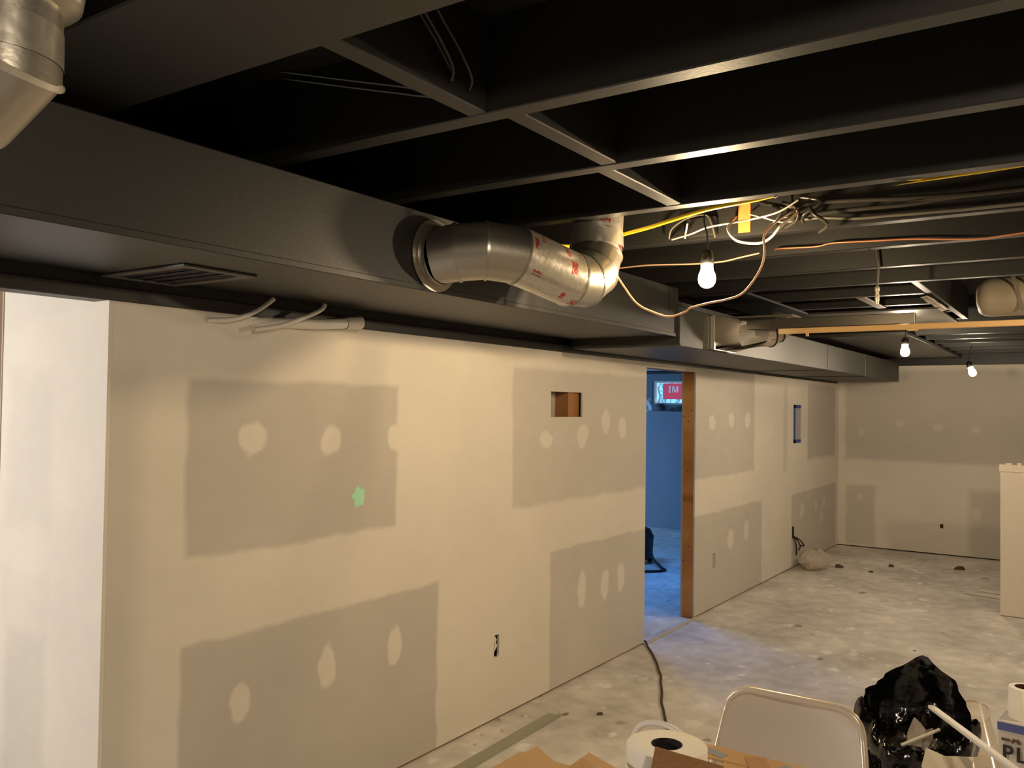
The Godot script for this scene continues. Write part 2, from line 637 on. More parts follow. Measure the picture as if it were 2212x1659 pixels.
# ------------------------------------------------------------------ room shell
func build_shell() -> void:
	# left wall
	var rects := [[1.835, 2.92, 1.10, 1.73, 0.025, 1.0], [1.30, 1.66, 0.2, 1.75, 0.09, 0.5], [1.83, 3.228, -0.2, 0.80, 0.02, 1.0], [3.845, 5.7, 1.09, 1.86, 0.03, 0.75], [4.254, 5.7, -0.2, 0.805, 0.018, 0.85],
		[6.2, 7.83, 1.08, 2.2, 0.03, 0.85], [6.2, 8.053, -0.2, 0.79, 0.02, 0.85], [9.61, 10.80, 1.10, 1.93, 0.05, 1.0], [9.02, 10.84, -0.2, 0.765, 0.02, 0.9], [8.72, 8.86, 1.02, 1.9, 0.06, 0.5]]
	var spots := [[1.746, 1.573, 0.035, 0.03, 1], [2.113, 1.513, 0.06, 0.068, 1], [2.518, 1.494, 0.055, 0.06, 1], [2.909, 1.498, 0.06, 0.055, 1], [2.086, 0.545, 0.045, 0.075, 1], [2.514, 0.568, 0.045, 0.085, 1], [2.926, 0.56, 0.045, 0.085, 1],
		[4.19, 1.455, 0.06, 0.055, 0.9], [4.615, 1.472, 0.065, 0.075, 0.9], [4.915, 1.546, 0.06, 0.07, 0.9], [5.151, 1.517, 0.06, 0.065, 0.9], [4.625, 0.538, 0.05, 0.1, 1], [4.927, 0.512, 0.055, 0.095, 1], [5.147, 0.521, 0.05, 0.1, 1],
		[6.764, 1.533, 0.07, 0.065, 0.9], [7.22, 1.55, 0.07, 0.06, 0.9], [7.639, 1.543, 0.07, 0.065, 0.9], [7.219, 0.529, 0.08, 0.085, 0.9], [7.622, 0.547, 0.07, 0.085, 0.9], [9.413, 0.563, 0.08, 0.08, 0.8], [9.95, 0.57, 0.06, 0.07, 0.5], [10.2, 0.42, 0.06, 0.08, 0.5], [10.3, 0.58, 0.06, 0.07, 0.5]]
	var wall_m := tex_mat("taped drywall", drywall_image(2000, 430, 9.5, 2.05, 1.5, rects, spots, 2), 0.85, 0.0, "fine", 0.03)
	var b := MB.new()
	b.planar(Vector4(0, 0, -1.0 / 9.5, -1.5 / 9.5), Vector4(0, -1.0 / 2.05, 0, 1))
	slab_with_holes(b, -0.0127, 0.0, 1.5535, 10.97, 0.014, 1.985, [[5.513, 6.412, -1, 1.93], [4.236, 4.606, 1.585, 1.733], [3.70, 3.745, 0.33, 0.445], [6.80, 6.86, 0.335, 0.45], [9.04, 9.11, 0.31, 0.43]])
	var w := struct("wall_left", "long taped drywall partition on the left with grey panels and pale joint compound", "wall")
	put("drywall", b, wall_m, w)
	# studs, plates and back face
	var st := MB.new()
	for s in [1.6, 2.0, 2.41, 2.82, 3.22, 3.63, 4.03, 4.475, 4.87, 5.27, 6.85, 7.25, 7.66, 8.06, 8.47, 8.9, 9.3, 9.7, 10.1, 10.5, 10.9]:
		st.span(Vector3(-0.102, 0.04, -s + 0.019), Vector3(-0.0135, 1.96, -s - 0.019))
	st.span(Vector3(-0.102, 0.0, -1.56), Vector3(-0.0135, 0.038, -5.51))
	st.span(Vector3(-0.102, 0.0, -6.42), Vector3(-0.0135, 0.038, -10.97))
	put("stud_framing", st, mat("stud wood", Color(0.60, 0.43, 0.26), 0.8), w)
	var bk := MB.new()
	slab_with_holes(bk, -0.1155, -0.103, 1.54, 10.97, 0.0, 2.59, [[5.513, 6.412, -1, 1.93]])
	put("back_panel", bk, mat("plain drywall", Color(0.72, 0.69, 0.65), 0.85), w)
	# left jamb edge and header
	var j := MB.new()
	j.span(Vector3(-0.103, 0.0, -5.475), Vector3(-0.0128, 1.93, -5.511))
	j.span(Vector3(-0.1155, 1.931, -5.47), Vector3(-0.0128, 1.985, -6.46))
	put("header", j, mat("stud wood", Color(0.60, 0.43, 0.26), 0.8), w)
	# bare jamb stud with its grain, right of the opening
	var jb := MB.new()
	jb.planar(Vector4(8.3, 0, -8.3, 1), Vector4(0, 1.0 / 1.95, 0, 0))
	jb.box(Vector3(-0.0645, 0.967, -6.433), Vector3(0.101, 1.925, 0.04), 0.002)
	var jn := put("door_jamb", jb, pine, w)
	jn.set_meta("label", "bare brown stud with knots at the right side of the doorway")
	var jk := MB.new()
	rng.seed = 4
	for k in 9:
		jk.lathe([Vector2(0, 0.0008), Vector2(0.004, 0.0005), Vector2(0.005, 0)], 8, Transform3D(Basis(Vector3.RIGHT, PI / 2), Vector3(-0.10 + rng.randf() * 0.07, 0.15 + rng.randf() * 1.7, -6.413)))
	put("nail_head", jk, mat("dark nail", Color(0.16, 0.12, 0.09), 0.6), w)
	# door sill: slab edge ridge left across the opening
	var sl := MB.new()
	sl.bar(Vector3(0.006, 0.006, -5.50), Vector3(0.006, 0.006, -6.43), 0.022, 0.014, Vector3.UP, 0.004)
	one("trim_1", sl, mat("plaster ridge", Color(0.80, 0.76, 0.70), 0.9), "thin pale ridge along the floor across the doorway opening", "sill").set_meta("kind", "structure")
	# black timber strip above the drywall, running on past the wall's end
	var pl := MB.new()
	pl.span(Vector3(-0.09, 1.967, 2.5), Vector3(0.004, 2.012, -10.9), 0.003)
	one("trim_2", pl, black, "black painted timber strip along the top of the left wall", "trim").set_meta("kind", "structure")
	var up := MB.new()
	up.span(Vector3(-0.10, 2.013, 2.5), Vector3(-0.03, 2.59, -10.97))
	one("trim_3", up, black, "black painted framing set back above the timber strip", "trim").set_meta("kind", "structure")
	# return wall at the near end, brightly lit
	var rim := drywall_image(256, 512, 0.80, 2.05, -0.75, [[-0.62, -0.33, 1.2, 1.75, 0.07, 0.25], [-0.60, -0.33, 0.30, 0.85, 0.06, 0.4], [-0.64, -0.32, 0.86, 1.05, 0.04, 0.12]], [], 8)
	var rb := MB.new()
	rb.planar(Vector4(1.0 / 0.8, 0, 0, 0.75 / 0.8), Vector4(0, -1.0 / 2.05, 0, 1))
	rb.span(Vector3(-0.672, 0.012, -1.539), Vector3(-0.095, 2.25, -1.553), 0.0)
	rb.span(Vector3(-0.095, 0.012, -1.539), Vector3(0.0, 2.0, -1.553), 0.0)
	var r := struct("wall_return", "short bright white wall facing the camera at the left edge", "wall")
	put("drywall", rb, tex_mat("return drywall", rim, 0.85, 0.0, "fine", 0.03), r)
	var rs := MB.new()
	rs.span(Vector3(-0.672, 0.0, -1.554), Vector3(-0.103, 2.59, -1.66))
	put("framing", rs, mat("stud wood", Color(0.60, 0.43, 0.26), 0.8), r)
	var bead := MB.new()
	bead.span(Vector3(-0.679, 0.012, -1.535), Vector3(-0.672, 2.25, -1.66))
	put("edge", bead, mat("plain drywall", Color(0.72, 0.69, 0.65), 0.85), r)
	# far wall
	var fr := [[0.085, 2.25, 1.055, 2.12, 0.05, 0.85], [2.30, 3.6, 1.05, 2.12, 0.05, 0.8], [0.09, 0.42, 0.03, 0.745, 0.04, 0.75], [1.42, 2.1, -0.1, 0.76, 0.08, 0.8]]
	var fs := [[0.26, 1.39, 0.045, 0.045, 0.45], [0.70, 1.50, 0.05, 0.045, 0.5], [1.10, 1.46, 0.06, 0.045, 0.5], [1.49, 1.44, 0.05, 0.04, 0.4], [0.25, 0.60, 0.035, 0.04, 0.6], [1.50, 0.50, 0.05, 0.07, 0.5]]
	var fi := drywall_image(1024, 400, 5.5, 2.3, 0.0, fr, fs, 14)
	var fb := MB.new()
	fb.planar(Vector4(1.0 / 5.5, 0, 0, 0), Vector4(0, -1.0 / 2.3, 0, 1))
	# hole for a missing outlet: built as four pieces round it
	for q in [[-0.01, 1.125, 0.014, 2.59], [1.16, 5.3, 0.014, 2.59], [1.125, 1.16, 0.014, 0.305], [1.125, 1.16, 0.355, 2.59]]:
		fb.span(Vector3(q[0], q[2], -10.97), Vector3(q[1], q[3], -10.983))
	var f := struct("wall_back", "drywalled wall across the far end of the basement", "wall")
	put("drywall", fb, tex_mat("far drywall", fi, 0.85, 0.0, "fine", 0.03), f)
	var fbk := MB.new()
	fbk.span(Vector3(-0.1, 0, -11.06), Vector3(5.4, 2.59, -11.16))
	put("backing", fbk, mat("stud wood", Color(0.60, 0.43, 0.26), 0.8), f)
	# unseen sides that close the room
	var plain := mat("plain drywall", Color(0.72, 0.69, 0.65), 0.85)
	var rw := MB.new()
	rw.span(Vector3(5.3, 0, 3.6), Vector3(5.42, 2.59, -11.16))
	one("wall_right", rw, plain, "plain drywall along the right side of the basement", "wall").set_meta("kind", "structure")
	var nw := MB.new()
	nw.span(Vector3(-2.7, 0, 3.6), Vector3(5.42, 2.59, 3.72))
	one("wall_front", nw, plain, "plain wall behind the viewpoint", "wall").set_meta("kind", "structure")
	var lw := MB.new()
	lw.span(Vector3(-2.6, 0, 3.6), Vector3(-2.72, 2.59, -1.66))
	one("wall_passage", lw, plain, "side of the passage beyond the short return wall", "wall").set_meta("kind", "structure")
	var pw := MB.new()
	pw.span(Vector3(-2.72, 0, -1.70), Vector3(-0.13, 2.59, -1.80))
	one("wall_divider", pw, mat("brown board", Color(0.55, 0.45, 0.35), 0.85), "brown board wall glimpsed past the left edge of the return wall", "wall").set_meta("kind", "structure")
	# floor
	var fl := MB.new()
	fl.planar(Vector4(0.9 / 5.3, 0, 0, 0.05), Vector4(0, 0, -1.0 / 15.0, 0.25))
	fl.span(Vector3(-0.06, -0.1, 3.7), Vector3(5.42, 0.0, -11.1))
	var fo := struct("floor", "dusty concrete floor spotted with dried joint compound", "floor")
	var fm := tex_mat("dusty concrete", floor_image(1024, 2048), 0.75, 0.0, "fine", 0.08, true)
	put("slab", fl, fm, fo)
	var f2 := MB.new()
	f2.planar(Vector4(1.0 / 5.3, 0, 0, 0), Vector4(0, 0, -1.0 / 15.0, 0))
	f2.span(Vector3(-5.2, -0.1, 3.7), Vector3(-0.06, 0.0, -11.3))
	put("slab", f2, fm, fo)
	# half wall on the right
	var hb := MB.new()
	hb.span(Vector3(1.962, 0.004, -8.031), Vector3(5.28, 1.19, -8.15), 0.003)
	var hw := struct("wall_half", "low drywalled half wall with a torn top edge at the right", "wall")
	put("drywall", hb, mat("half wall drywall", Color(0.885, 0.845, 0.79), 0.85, 0.0, "fine", 0.15, 2.0), hw)
	var lip := MB.new()
	lip.span(Vector3(1.955, 1.165, -8.024), Vector3(5.28, 1.188, -8.032), 0.002)
	rng.seed = 9
	var x := 1.955
	while x < 3.2:
		var wd := rng.randf_range(0.012, 0.05)
		lip.span(Vector3(x, 1.186, -8.023), Vector3(x + wd, 1.222 + rng.randf() * 0.026, -8.034), 0.002)
		x += wd * 0.98
	lip.span(Vector3(3.2, 1.186, -8.023), Vector3(5.28, 1.235, -8.034), 0.002)
	put("torn_paper_edge", lip, mat("torn paper", Color(0.90, 0.86, 0.78), 0.9), hw)

# ------------------------------------------------------------------ blue room past the doorway
func build_other_room() -> void:
	var conc := mat("painted foundation", Color(0.62, 0.64, 0.66), 0.85, 0.0, "fine", 0.08, 2.0)
	var w := struct("wall_foundation", "foundation wall of the daylit room seen through the doorway", "wall")
	var b := MB.new()
	b.span(Vector3(-5.2, 0, -10.95), Vector3(-0.13, 1.59, -11.30), 0.004)
	put("concrete", b, conc, w)
	var u := MB.new()
	for q in [[-5.2, -2.56, 1.592, 2.59], [-1.5, -0.13, 1.592, 2.59], [-2.56, -1.5, 2.02, 2.59], [-2.56, -1.5, 1.592, 1.69]]:
		u.span(Vector3(q[0], q[2], -11.14), Vector3(q[1], q[3], -11.27))
	put("upper_framing", u, mat("upper framing", Color(0.50, 0.53, 0.53), 0.8), w)
	var rim := MB.new()
	rim.span(Vector3(-5.2, 2.155, -10.80), Vector3(-0.13, 2.22, -10.95), 0.004)
	put("ledger", rim, mat("pale ledger", Color(0.80, 0.82, 0.82), 0.7), w)
	var l2 := MB.new()
	l2.span(Vector3(-5.2, 2.115, -10.96), Vector3(-0.13, 2.15, -11.14), 0.002)
	put("rail", l2, black, w)
	# window
	var wn := struct("window_1", "small bright basement window over the foundation ledge, seen through the doorway", "window")
	var fr := MB.new()
	for q in [[-2.56, -2.535, 1.69, 2.02], [-1.525, -1.5, 1.69, 2.02], [-2.535, -1.525, 1.995, 2.02], [-2.535, -1.525, 1.69, 1.712], [-2.03, -2.0, 1.712, 1.995]]:
		fr.span(Vector3(q[0], q[2], -11.15), Vector3(q[1], q[3], -11.24), 0.003)
	put("window_frame", fr, white_pl, wn)
	var gl := StandardMaterial3D.new()
	gl.resource_name = "clear pane"
	gl.albedo_color = Color(0.9, 0.97, 1.0, 0.06)
	gl.transparency = BaseMaterial3D.TRANSPARENCY_ALPHA
	gl.roughness = 0.02
	for q in [[-2.535, -2.03], [-2.0, -1.525]]:
		var pb := MB.new()
		pb.span(Vector3(q[0], 1.712, -11.195), Vector3(q[1], 1.995, -11.2))
		put("pane", pb, gl, wn)
	# red sign outside the window
	var sg := thing("yard_sign", "red sign with white letters standing outside the basement window", "sign", Vector3(-2.07, 1.60, -11.5))
	var signm := mat("sign red", Color(0.95, 0.33, 0.42), 0.5)
	signm.backlight_enabled = true
	signm.backlight = Color(0.95, 0.30, 0.45)
	var sb := MB.new()
	sb.span(Vector3(-0.495, 0.168, 0.0), Vector3(0.10, 0.396, -0.006), 0.002)
	put("panel", sb, signm, sg)
	for s in [-0.38, -0.02]:
		var sp := MB.new()
		sp.tube(PackedVector3Array([Vector3(s, -0.1, -0.012), Vector3(s, 0.35, -0.012)]), 0.004, 6)
		put("stake", sp, mat("wire", Color(0.5, 0.5, 0.5), 0.4, 0.8), sg)
	letters("IM", sg, Vector3(-0.41, 0.232, 0.002), 0.09, Color(0.95, 0.97, 1.0))
	# trees and bank outside
	var tr := thing("bare_tree", "tangle of bare branches outside the basement window", "tree", Vector3(-2.7, 1.45, -12.6))
	rng.seed = 21
	var tb := MB.new()
	for k in 9:
		var x0 := -0.6 + k * 0.16 + rng.randf_range(-0.04, 0.04)
		var p := PackedVector3Array()
		for s in 7:
			p.append(Vector3(x0 + rng.randf_range(-0.06, 0.06) + s * 0.012, s * 0.17, rng.randf_range(-0.15, 0.15)))
		tb.tube(smooth_path(p, 3), 0.012 + rng.randf() * 0.016, 7)
		for q in 3:
			var a := p[rng.randi_range(1, 5)]
			tb.tube(PackedVector3Array([a, a + Vector3(rng.randf_range(-0.25, 0.25), 0.22, 0), a + Vector3(rng.randf_range(-0.4, 0.4), 0.5, 0.05)]), [0.009, 0.007, 0.004], 6)
	put("branches", tb, mat("bark", Color(0.62, 0.68, 0.68), 0.9), tr)
	var gb := MB.new()
	gb.span(Vector3(-9, 0.9, -11.3), Vector3(6, 1.58, -30))
	one("ground_outside", gb, mat("snowy ground", Color(0.7, 0.74, 0.76), 0.9), "pale ground outside the basement window", "ground").set_meta("kind", "structure")
	# dirt heap on the ledge and a sheet of plastic
	rng.seed = 13
	var db := MB.new()
	var g := []
	for i in 7:
		var row := []
		for j in 22:
			var sx := -2.46 + j * 0.035
			var hh := 0.085 * exp(-pow((j - 12.0) / 7.0, 2.0)) * sin(PI * i / 6.0) * rng.randf_range(0.75, 1.2)
			row.append(Vector3(sx, 1.592 + hh, -10.96 - i * 0.028))
		g.append(row)
	db.sheet(g, true)
	one("insulation_heap", db, mat("grey debris", Color(0.33, 0.34, 0.34), 0.95), "low heap of grey debris on the ledge below the basement window", "debris").set_meta("kind", "stuff")
	var pb2 := MB.new()
	var pg := []
	for i in 6:
		var row := []
		for j in 4:
			row.append(Vector3(-2.63 + j * 0.035 + sin(i * 1.3) * 0.012, 1.60 + i * 0.038 * (1.0 - 0.2 * absf(j - 2.0)), -11.03 + sin(j * 2.1 + i) * 0.02))
		pg.append(row)
	pb2.sheet(pg)
	one("plastic_scrap", pb2, mat("white sheet", Color(0.9, 0.92, 0.93), 0.4), "crumpled white plastic scrap on the ledge left of the basement window", "plastic")
	# enclosing walls of this room
	var s1 := MB.new()
	s1.span(Vector3(-5.3, 0, -4.4), Vector3(-5.2, 2.59, -11.3))
	s1.span(Vector3(-5.3, 0, -4.4), Vector3(-0.13, 2.59, -4.5))
	one("wall_store", s1, conc, "outer concrete of the daylit room beyond the doorway", "wall").set_meta("kind", "structure")
	# low window beside the doorway room's near corner lets in the light that falls on the floor
	var s2 := MB.new()
	slab_with_holes(s2, -1.99, -1.90, 4.5, 8.6, 0.0, 2.59, [[6.7, 7.9, 1.4, 2.0]])
	one("wall_light_well", s2, conc, "concrete wall with the light well beside the doorway room", "wall").set_meta("kind", "structure")
	# shop vacuum and its cord, mostly behind the wall
	var v := thing("shop_vacuum", "dark shop vacuum just past the doorway, mostly hidden by the wall", "vacuum", Vector3(-1.42, 0, -8.35))
	var vb := MB.new()
	vb.lathe([Vector2(0, 0.05), Vector2(0.13, 0.05), Vector2(0.155, 0.08), Vector2(0.165, 0.27), Vector2(0.17, 0.285), Vector2(0.16, 0.30), Vector2(0.13, 0.36), Vector2(0.06, 0.39), Vector2(0, 0.39)], 28)
	put("drum", vb, mat("dark blue plastic", Color(0.05, 0.06, 0.09), 0.45), v)
	for k in 4:
		var cb := MB.new()
		cb.lathe([Vector2(0, -0.02), Vector2(0.024, -0.02), Vector2(0.028, 0), Vector2(0.024, 0.02), Vector2(0, 0.02)], 12, Transform3D(Basis(Vector3.RIGHT, PI / 2), Vector3(0.13, 0.028, 0).rotated(Vector3.UP, k * PI / 2 + 0.5)))
		put("caster", cb, mat("black plastic", Color(0.06, 0.055, 0.05), 0.45), v)
	one("black_hose", cable([Vector3(-1.235, 0.24, -8.28), Vector3(-1.19, 0.10, -8.22), Vector3(-1.06, 0.02, -8.15), Vector3(-0.98, 0.012, -8.06), Vector3(-1.06, 0.012, -7.93), Vector3(-1.2, 0.012, -7.85), Vector3(-1.45, 0.012, -7.8)], 0.013, 10), mat("black rubber", Color(0.05, 0.05, 0.055), 0.55), "black hose looped on the blue-lit floor beyond the doorway", "hose")

func letters(txt: String, parent: Node, at: Vector3, h: float, c: Color, basis := Basis()) -> void:
	var tm := TextMesh.new()
	tm.text = txt
	var sf := SystemFont.new()
	sf.font_names = PackedStringArray(["Droid Sans"])
	sf.font_weight = 700
	tm.font = sf
	tm.font_size = 64
	tm.pixel_size = h / 46.0
	tm.depth = 0.001
	tm.horizontal_alignment = HORIZONTAL_ALIGNMENT_LEFT
	tm.vertical_alignment = VERTICAL_ALIGNMENT_BOTTOM
	var o := MeshInstance3D.new()
	o.name = "lettering"
	o.mesh = tm
	o.material_override = mat("ink_" + c.to_html(), c, 0.6)
	o.transform = Transform3D(basis, at)
	parent.add_child(o, true)

# ------------------------------------------------------------------ ceiling
func build_ceiling() -> void:
	var c := struct("ceiling", "open ceiling of black painted joists and decking", "ceiling")
	var d := MB.new()
	d.span(Vector3(-5.3, 2.595, 3.8), Vector3(5.45, 2.70, -11.32))
	put("subfloor", d, mat("black decking", Color(0.09, 0.088, 0.08), 0.85), c)
	var zz := [3.3, 2.75, 2.2, 1.64, 1.08, 0.53, -0.03, -0.45, -1.709, -2.262, -2.833, -3.47, -4.0, -4.56, -5.13, -5.69, -6.25, -6.81, -7.37]
	for z in zz:
		var j := MB.new()
		var xr := 1.755 if z < -5.5 else 5.29
		j.span(Vector3(-2.6 if z > -1.4 else -0.028, 2.36, z + 0.029), Vector3(xr, 2.594, z - 0.029), 0.003)
		put("joist", j, black, c)
	for k in 6:
		var z := -7.9 - k * 0.53
		var j := MB.new()
		j.span(Vector3(-0.028, 2.285, z + 0.03), Vector3(5.29, 2.594, z - 0.03), 0.003)
		put("joist", j, black, c)
	var hb := MB.new()
	hb.span(Vector3(0.0, 2.178, -10.90), Vector3(5.29, 2.594, -10.968), 0.003)
	put("header_beam", hb, black, c)
	for q in [[1.347, -1.18, -1.68], [1.42, -1.738, -2.233], [1.375, -2.291, -2.804], [3.2, -1.18, -1.68], [3.25, -1.738, -2.233]]:
		var bl := MB.new()
		bl.span(Vector3(q[0] - 0.027, 2.362, q[1]), Vector3(q[0] + 0.027, 2.594, q[2]), 0.003)
		put("blocking", bl, black, c)
	var wb := MB.new()
	wb.span(Vector3(-2.6, 2.355, -0.86), Vector3(5.29, 2.594, -1.179), 0.004)
	put("main_beam", wb, black, c)
	# boards and panels closing joist bays
	var p0 := MB.new()
	p0.span(Vector3(0.705, 2.225, -5.335), Vector3(1.06, 2.237, -6.15), 0.002)
	put("bay_panel", p0, mat("scuffed grey paint", Color(0.42, 0.39, 0.34), 0.5), c)
	var p1 := MB.new()
	p1.span(Vector3(0.50, 2.345, -5.1), Vector3(0.86, 2.359, -7.3), 0.002)
	put("bay_panel", p1, black, c)
	var p2 := MB.new()
	p2.span(Vector3(0.86, 2.345, -6.43), Vector3(1.72, 2.359, -7.55), 0.002)
	put("bay_panel", p2, mat("brushed black metal", Color(0.30, 0.285, 0.26), 0.30, 0.5), c)
	var p3 := MB.new()
	p3.span(Vector3(0.0, 2.255, -7.45), Vector3(1.36, 2.284, -10.9), 0.002)
	put("bay_panel", p3, blackgloss, c)
	var p4 := MB.new()
	p4.span(Vector3(1.36, 2.35, -5.64), Vector3(1.42, 2.3595, -6.3), 0.002)
	put("cross_strip", p4, mat("scuffed grey paint", Color(0.42, 0.39, 0.34), 0.5), c)
	# dark box at the right of the bay panel
	var p5 := MB.new()
	p5.span(Vector3(1.757, 2.36, -5.16), Vector3(1.80, 2.594, -7.4), 0.003)
	put("bulkhead", p5, black, c)
	# torn paper on it
	rng.seed = 3
	var tg := []
	for i in 3:
		var row := []
		for j in 9:
			row.append(Vector3(1.72 + i * 0.03 + rng.randf_range(-0.008, 0.008), 2.352 - absf(i - 1.0) * 0.01, -5.72 - j * 0.11))
		tg.append(row)
	var tp := MB.new()
	tp.sheet(tg, true)
	put("torn_facing", tp, mat("torn facing", Color(0.62, 0.56, 0.48), 0.9), c)
	# low black cross beam carrying the unpainted strip
	var lb := MB.new()
	lb.span(Vector3(0.735, 2.144, -5.285), Vector3(1.76, 2.206, -5.323), 0.003)
	put("cross_beam", lb, mats["brushed black metal"], c)
	# unpainted wood strip
	var ws := MB.new()
	ws.planar(Vector4(0, 9, 0, 0), Vector4(0.8, 0, 0, 0))
	ws.span(Vector3(0.99, 2.111, -5.282), Vector3(5.2, 2.143, -5.32), 0.003)
	var wo := thing("wood_strip", "unpainted pale wood strip spanning under the black ceiling", "wood strip")
	put("strip", ws, pine_raw, wo)
	for q in [[1.155, 1.168, 2.092], [1.72, 1.775, 2.103]]:
		var kb := MB.new()
		kb.span(Vector3(q[0], q[2], -5.285), Vector3(q[1], 2.1115, -5.305), 0.001)
		put("block", kb, pine_raw, wo)
	# paint chips and nail heads that catch the light
	var pts := [[Vector3(1.773, 2.40, -1.737), 0.005], [Vector3(2.28, 2.44, -1.739), 0.006], [Vector3(2.0, 2.43, -2.292), 0.005], [Vector3(1.72, 2.359, -2.85), 0.006]]
	var labs := ["bright nail tip beside the joist above the duct elbow", "shiny nail on the black joist face in the upper right", "pale paint chip on the second black joist", "small bright staple under the joist by the cable bundle"]
	for k in 4:
		var q = pts[k]
		var nb := MB.new()
		nb.lathe([Vector2(0, -0.004), Vector2(q[1], -0.002), Vector2(q[1], 0.002), Vector2(0, 0.004)], 8, Transform3D(Basis(Vector3.RIGHT, 1.2), q[0]))
		one("nail", nb, mat("bright nail", Color(0.85, 0.82, 0.76), 0.3, 0.7), labs[k], "nail", "bright specks on the black joists")

# ------------------------------------------------------------------ ducts
func seam_ring(p: Vector3, d: Vector3, r: float, w := 0.007) -> MB:
	var b := MB.new()
	b.tube(PackedVector3Array([p - d * w, p - d * w * 0.4, p + d * w * 0.4, p + d * w]), [r, r + 0.004, r + 0.004, r], 40)
	return b

func build_ducts() -> void:
	# main trunk along the left wall
	var t := thing("air_duct", "long black painted rectangular duct trunk along the left wall", "duct")
	var a := MB.new()
	a.span(Vector3(0.02, 2.047, 2.5), Vector3(0.69, 2.312, -4.45), 0.004)
	put("near_section", a, black, t)
	var a2 := MB.new()
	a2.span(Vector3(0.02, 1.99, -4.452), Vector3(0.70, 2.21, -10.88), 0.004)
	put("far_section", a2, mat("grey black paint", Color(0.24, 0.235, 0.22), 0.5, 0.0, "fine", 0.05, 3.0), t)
	for z in [-4.45, -7.62, -9.1]:
		var s := MB.new()
		s.span(Vector3(0.015, 1.985 if z < -5 else 2.0, z + 0.012), Vector3(0.704, 2.215, z - 0.012), 0.004)
		put("seam", s, black, t)
	var lip := MB.new()
	lip.bar(Vector3(0.691, 2.049, 2.5), Vector3(0.691, 2.049, -4.44), 0.006, 0.02, Vector3.UP, 0.002)
	put("bottom_edge", lip, black, t)
	var rf := MB.new()
	rf.span(Vector3(0.10, 2.315, 2.5), Vector3(0.30, 2.359, -10.8))
	put("hanger_board", rf, black, t)
	# register in its underside
	var g := thing("air_register", "black painted floor register frame set in the underside of the duct", "vent", Vector3(0.215, 2.046, -1.64))
	var fr := MB.new()
	for q in [[0, -0.118, 0.43, 0.028], [0, 0.118, 0.43, 0.028], [-0.20, 0, 0.03, 0.21], [0.20, 0, 0.03, 0.21]]:
		fr.box(Vector3(q[0], -0.004, q[1]), Vector3(q[2], 0.008, q[3]), 0.002)
	put("frame", fr, mat("worn black paint", Color(0.33, 0.31, 0.27), 0.5), g)
	var bk := MB.new()
	bk.box(Vector3(0, -0.0015, 0), Vector3(0.37, 0.002, 0.21))
	put("opening", bk, mat("void black", Color(0.03, 0.03, 0.03), 0.8), g)
	for k in 3:
		var sl := MB.new()
		sl.box(Vector3(0, -0.004, -0.05 + k * 0.05), Vector3(0.37, 0.003, 0.008), 0.001, Basis(Vector3.RIGHT, 0.5))
		put("slat", sl, black, g)
	# taped round branch pipe: collar, gored elbow, taped run, elbow, riser
	var e := thing("branch_pipe", "galvanised round branch pipe with red-printed foil tape, elbowing from trunk up between joists", "duct pipe")
	var r := 0.1
	var fl := MB.new()
	fl.lathe([Vector2(0.098, 0), Vector2(0.126, 0), Vector2(0.126, 0.003), Vector2(0.101, 0.004), Vector2(0.105, 0.014), Vector2(0.101, 0.03)], 40, Transform3D(Basis(Vector3.BACK, -PI / 2), Vector3(0.693, 2.168, -2.325)))
	put("flange", fl, galv, e)
	var P := PackedVector3Array([Vector3(0.6925, 2.166, -2.325), Vector3(0.768, 2.178, -2.355), Vector3(0.852, 2.185, -2.405), Vector3(0.921, 2.176, -2.496), Vector3(0.99, 2.12, -2.745), Vector3(1.003, 2.125, -2.82), Vector3(1.000, 2.165, -2.895), Vector3(0.985, 2.24, -2.955), Vector3(0.983, 2.56, -2.985)])
	var cn := ["collar", "elbow_gore", "elbow_gore", "taped_run", "elbow_gore", "elbow_gore", "elbow_gore", "riser"]
	for k in P.size() - 1:
		var b := MB.new()
		# build the whole run so that neighbouring pieces meet on the mitre planes, then keep one piece
		var q := PackedVector3Array()
		for m in [k - 1, k, k + 1, k + 2]:
			if m >= 0 and m < P.size():
				q.append(P[m])
		piece(b, q, 0 if k == 0 else 1, r + (0.0015 if cn[k] == "taped_run" else 0.0), 44)
		put(cn[k], b, foil if cn[k] in ["taped_run", "riser"] else galv, e)
	for k in [1, 2, 3, 4, 5, 6, 7]:
		var d := ((P[k + 1] - P[k]).normalized() + (P[k] - P[k - 1]).normalized()).normalized()
		put("seam", seam_ring(P[k], d, r * 1.012, 0.005), galv, e)
	var tp := MB.new()
	tp.tube(PackedVector3Array([Vector3(0.985, 2.27, -2.958), Vector3(0.984, 2.33, -2.964)]), [r + 0.006, r + 0.003], 30, true, false)
	put("foil_tape", tp, foil, e)
	var zt := MB.new()
	zt.tube(PackedVector3Array([Vector3(1.063, 2.345, -2.93), Vector3(1.068, 2.335, -2.925), Vector3(1.066, 2.322, -2.93), Vector3(1.058, 2.325, -2.926), Vector3(1.058, 2.338, -2.928), Vector3(1.063, 2.345, -2.93)]), 0.0015, 6)
	put("wire_loop", zt, mat("black plastic", Color(0.06, 0.055, 0.05), 0.45), e)
	# second branch pipe, near at the top left
	var n := thing("near_pipe", "galvanised taped pipe elbow hanging close at the top left corner", "duct pipe")
	var Q := PackedVector3Array([Vector3(1.135, 2.58, -0.66), Vector3(1.135, 2.20, -0.66), Vector3(1.075, 2.15, -0.64), Vector3(1.0, 2.145, -0.62), Vector3(0.692, 2.17, -0.60)])
	var nn := ["upper_length", "elbow_gore", "elbow_gore", "lower_length"]
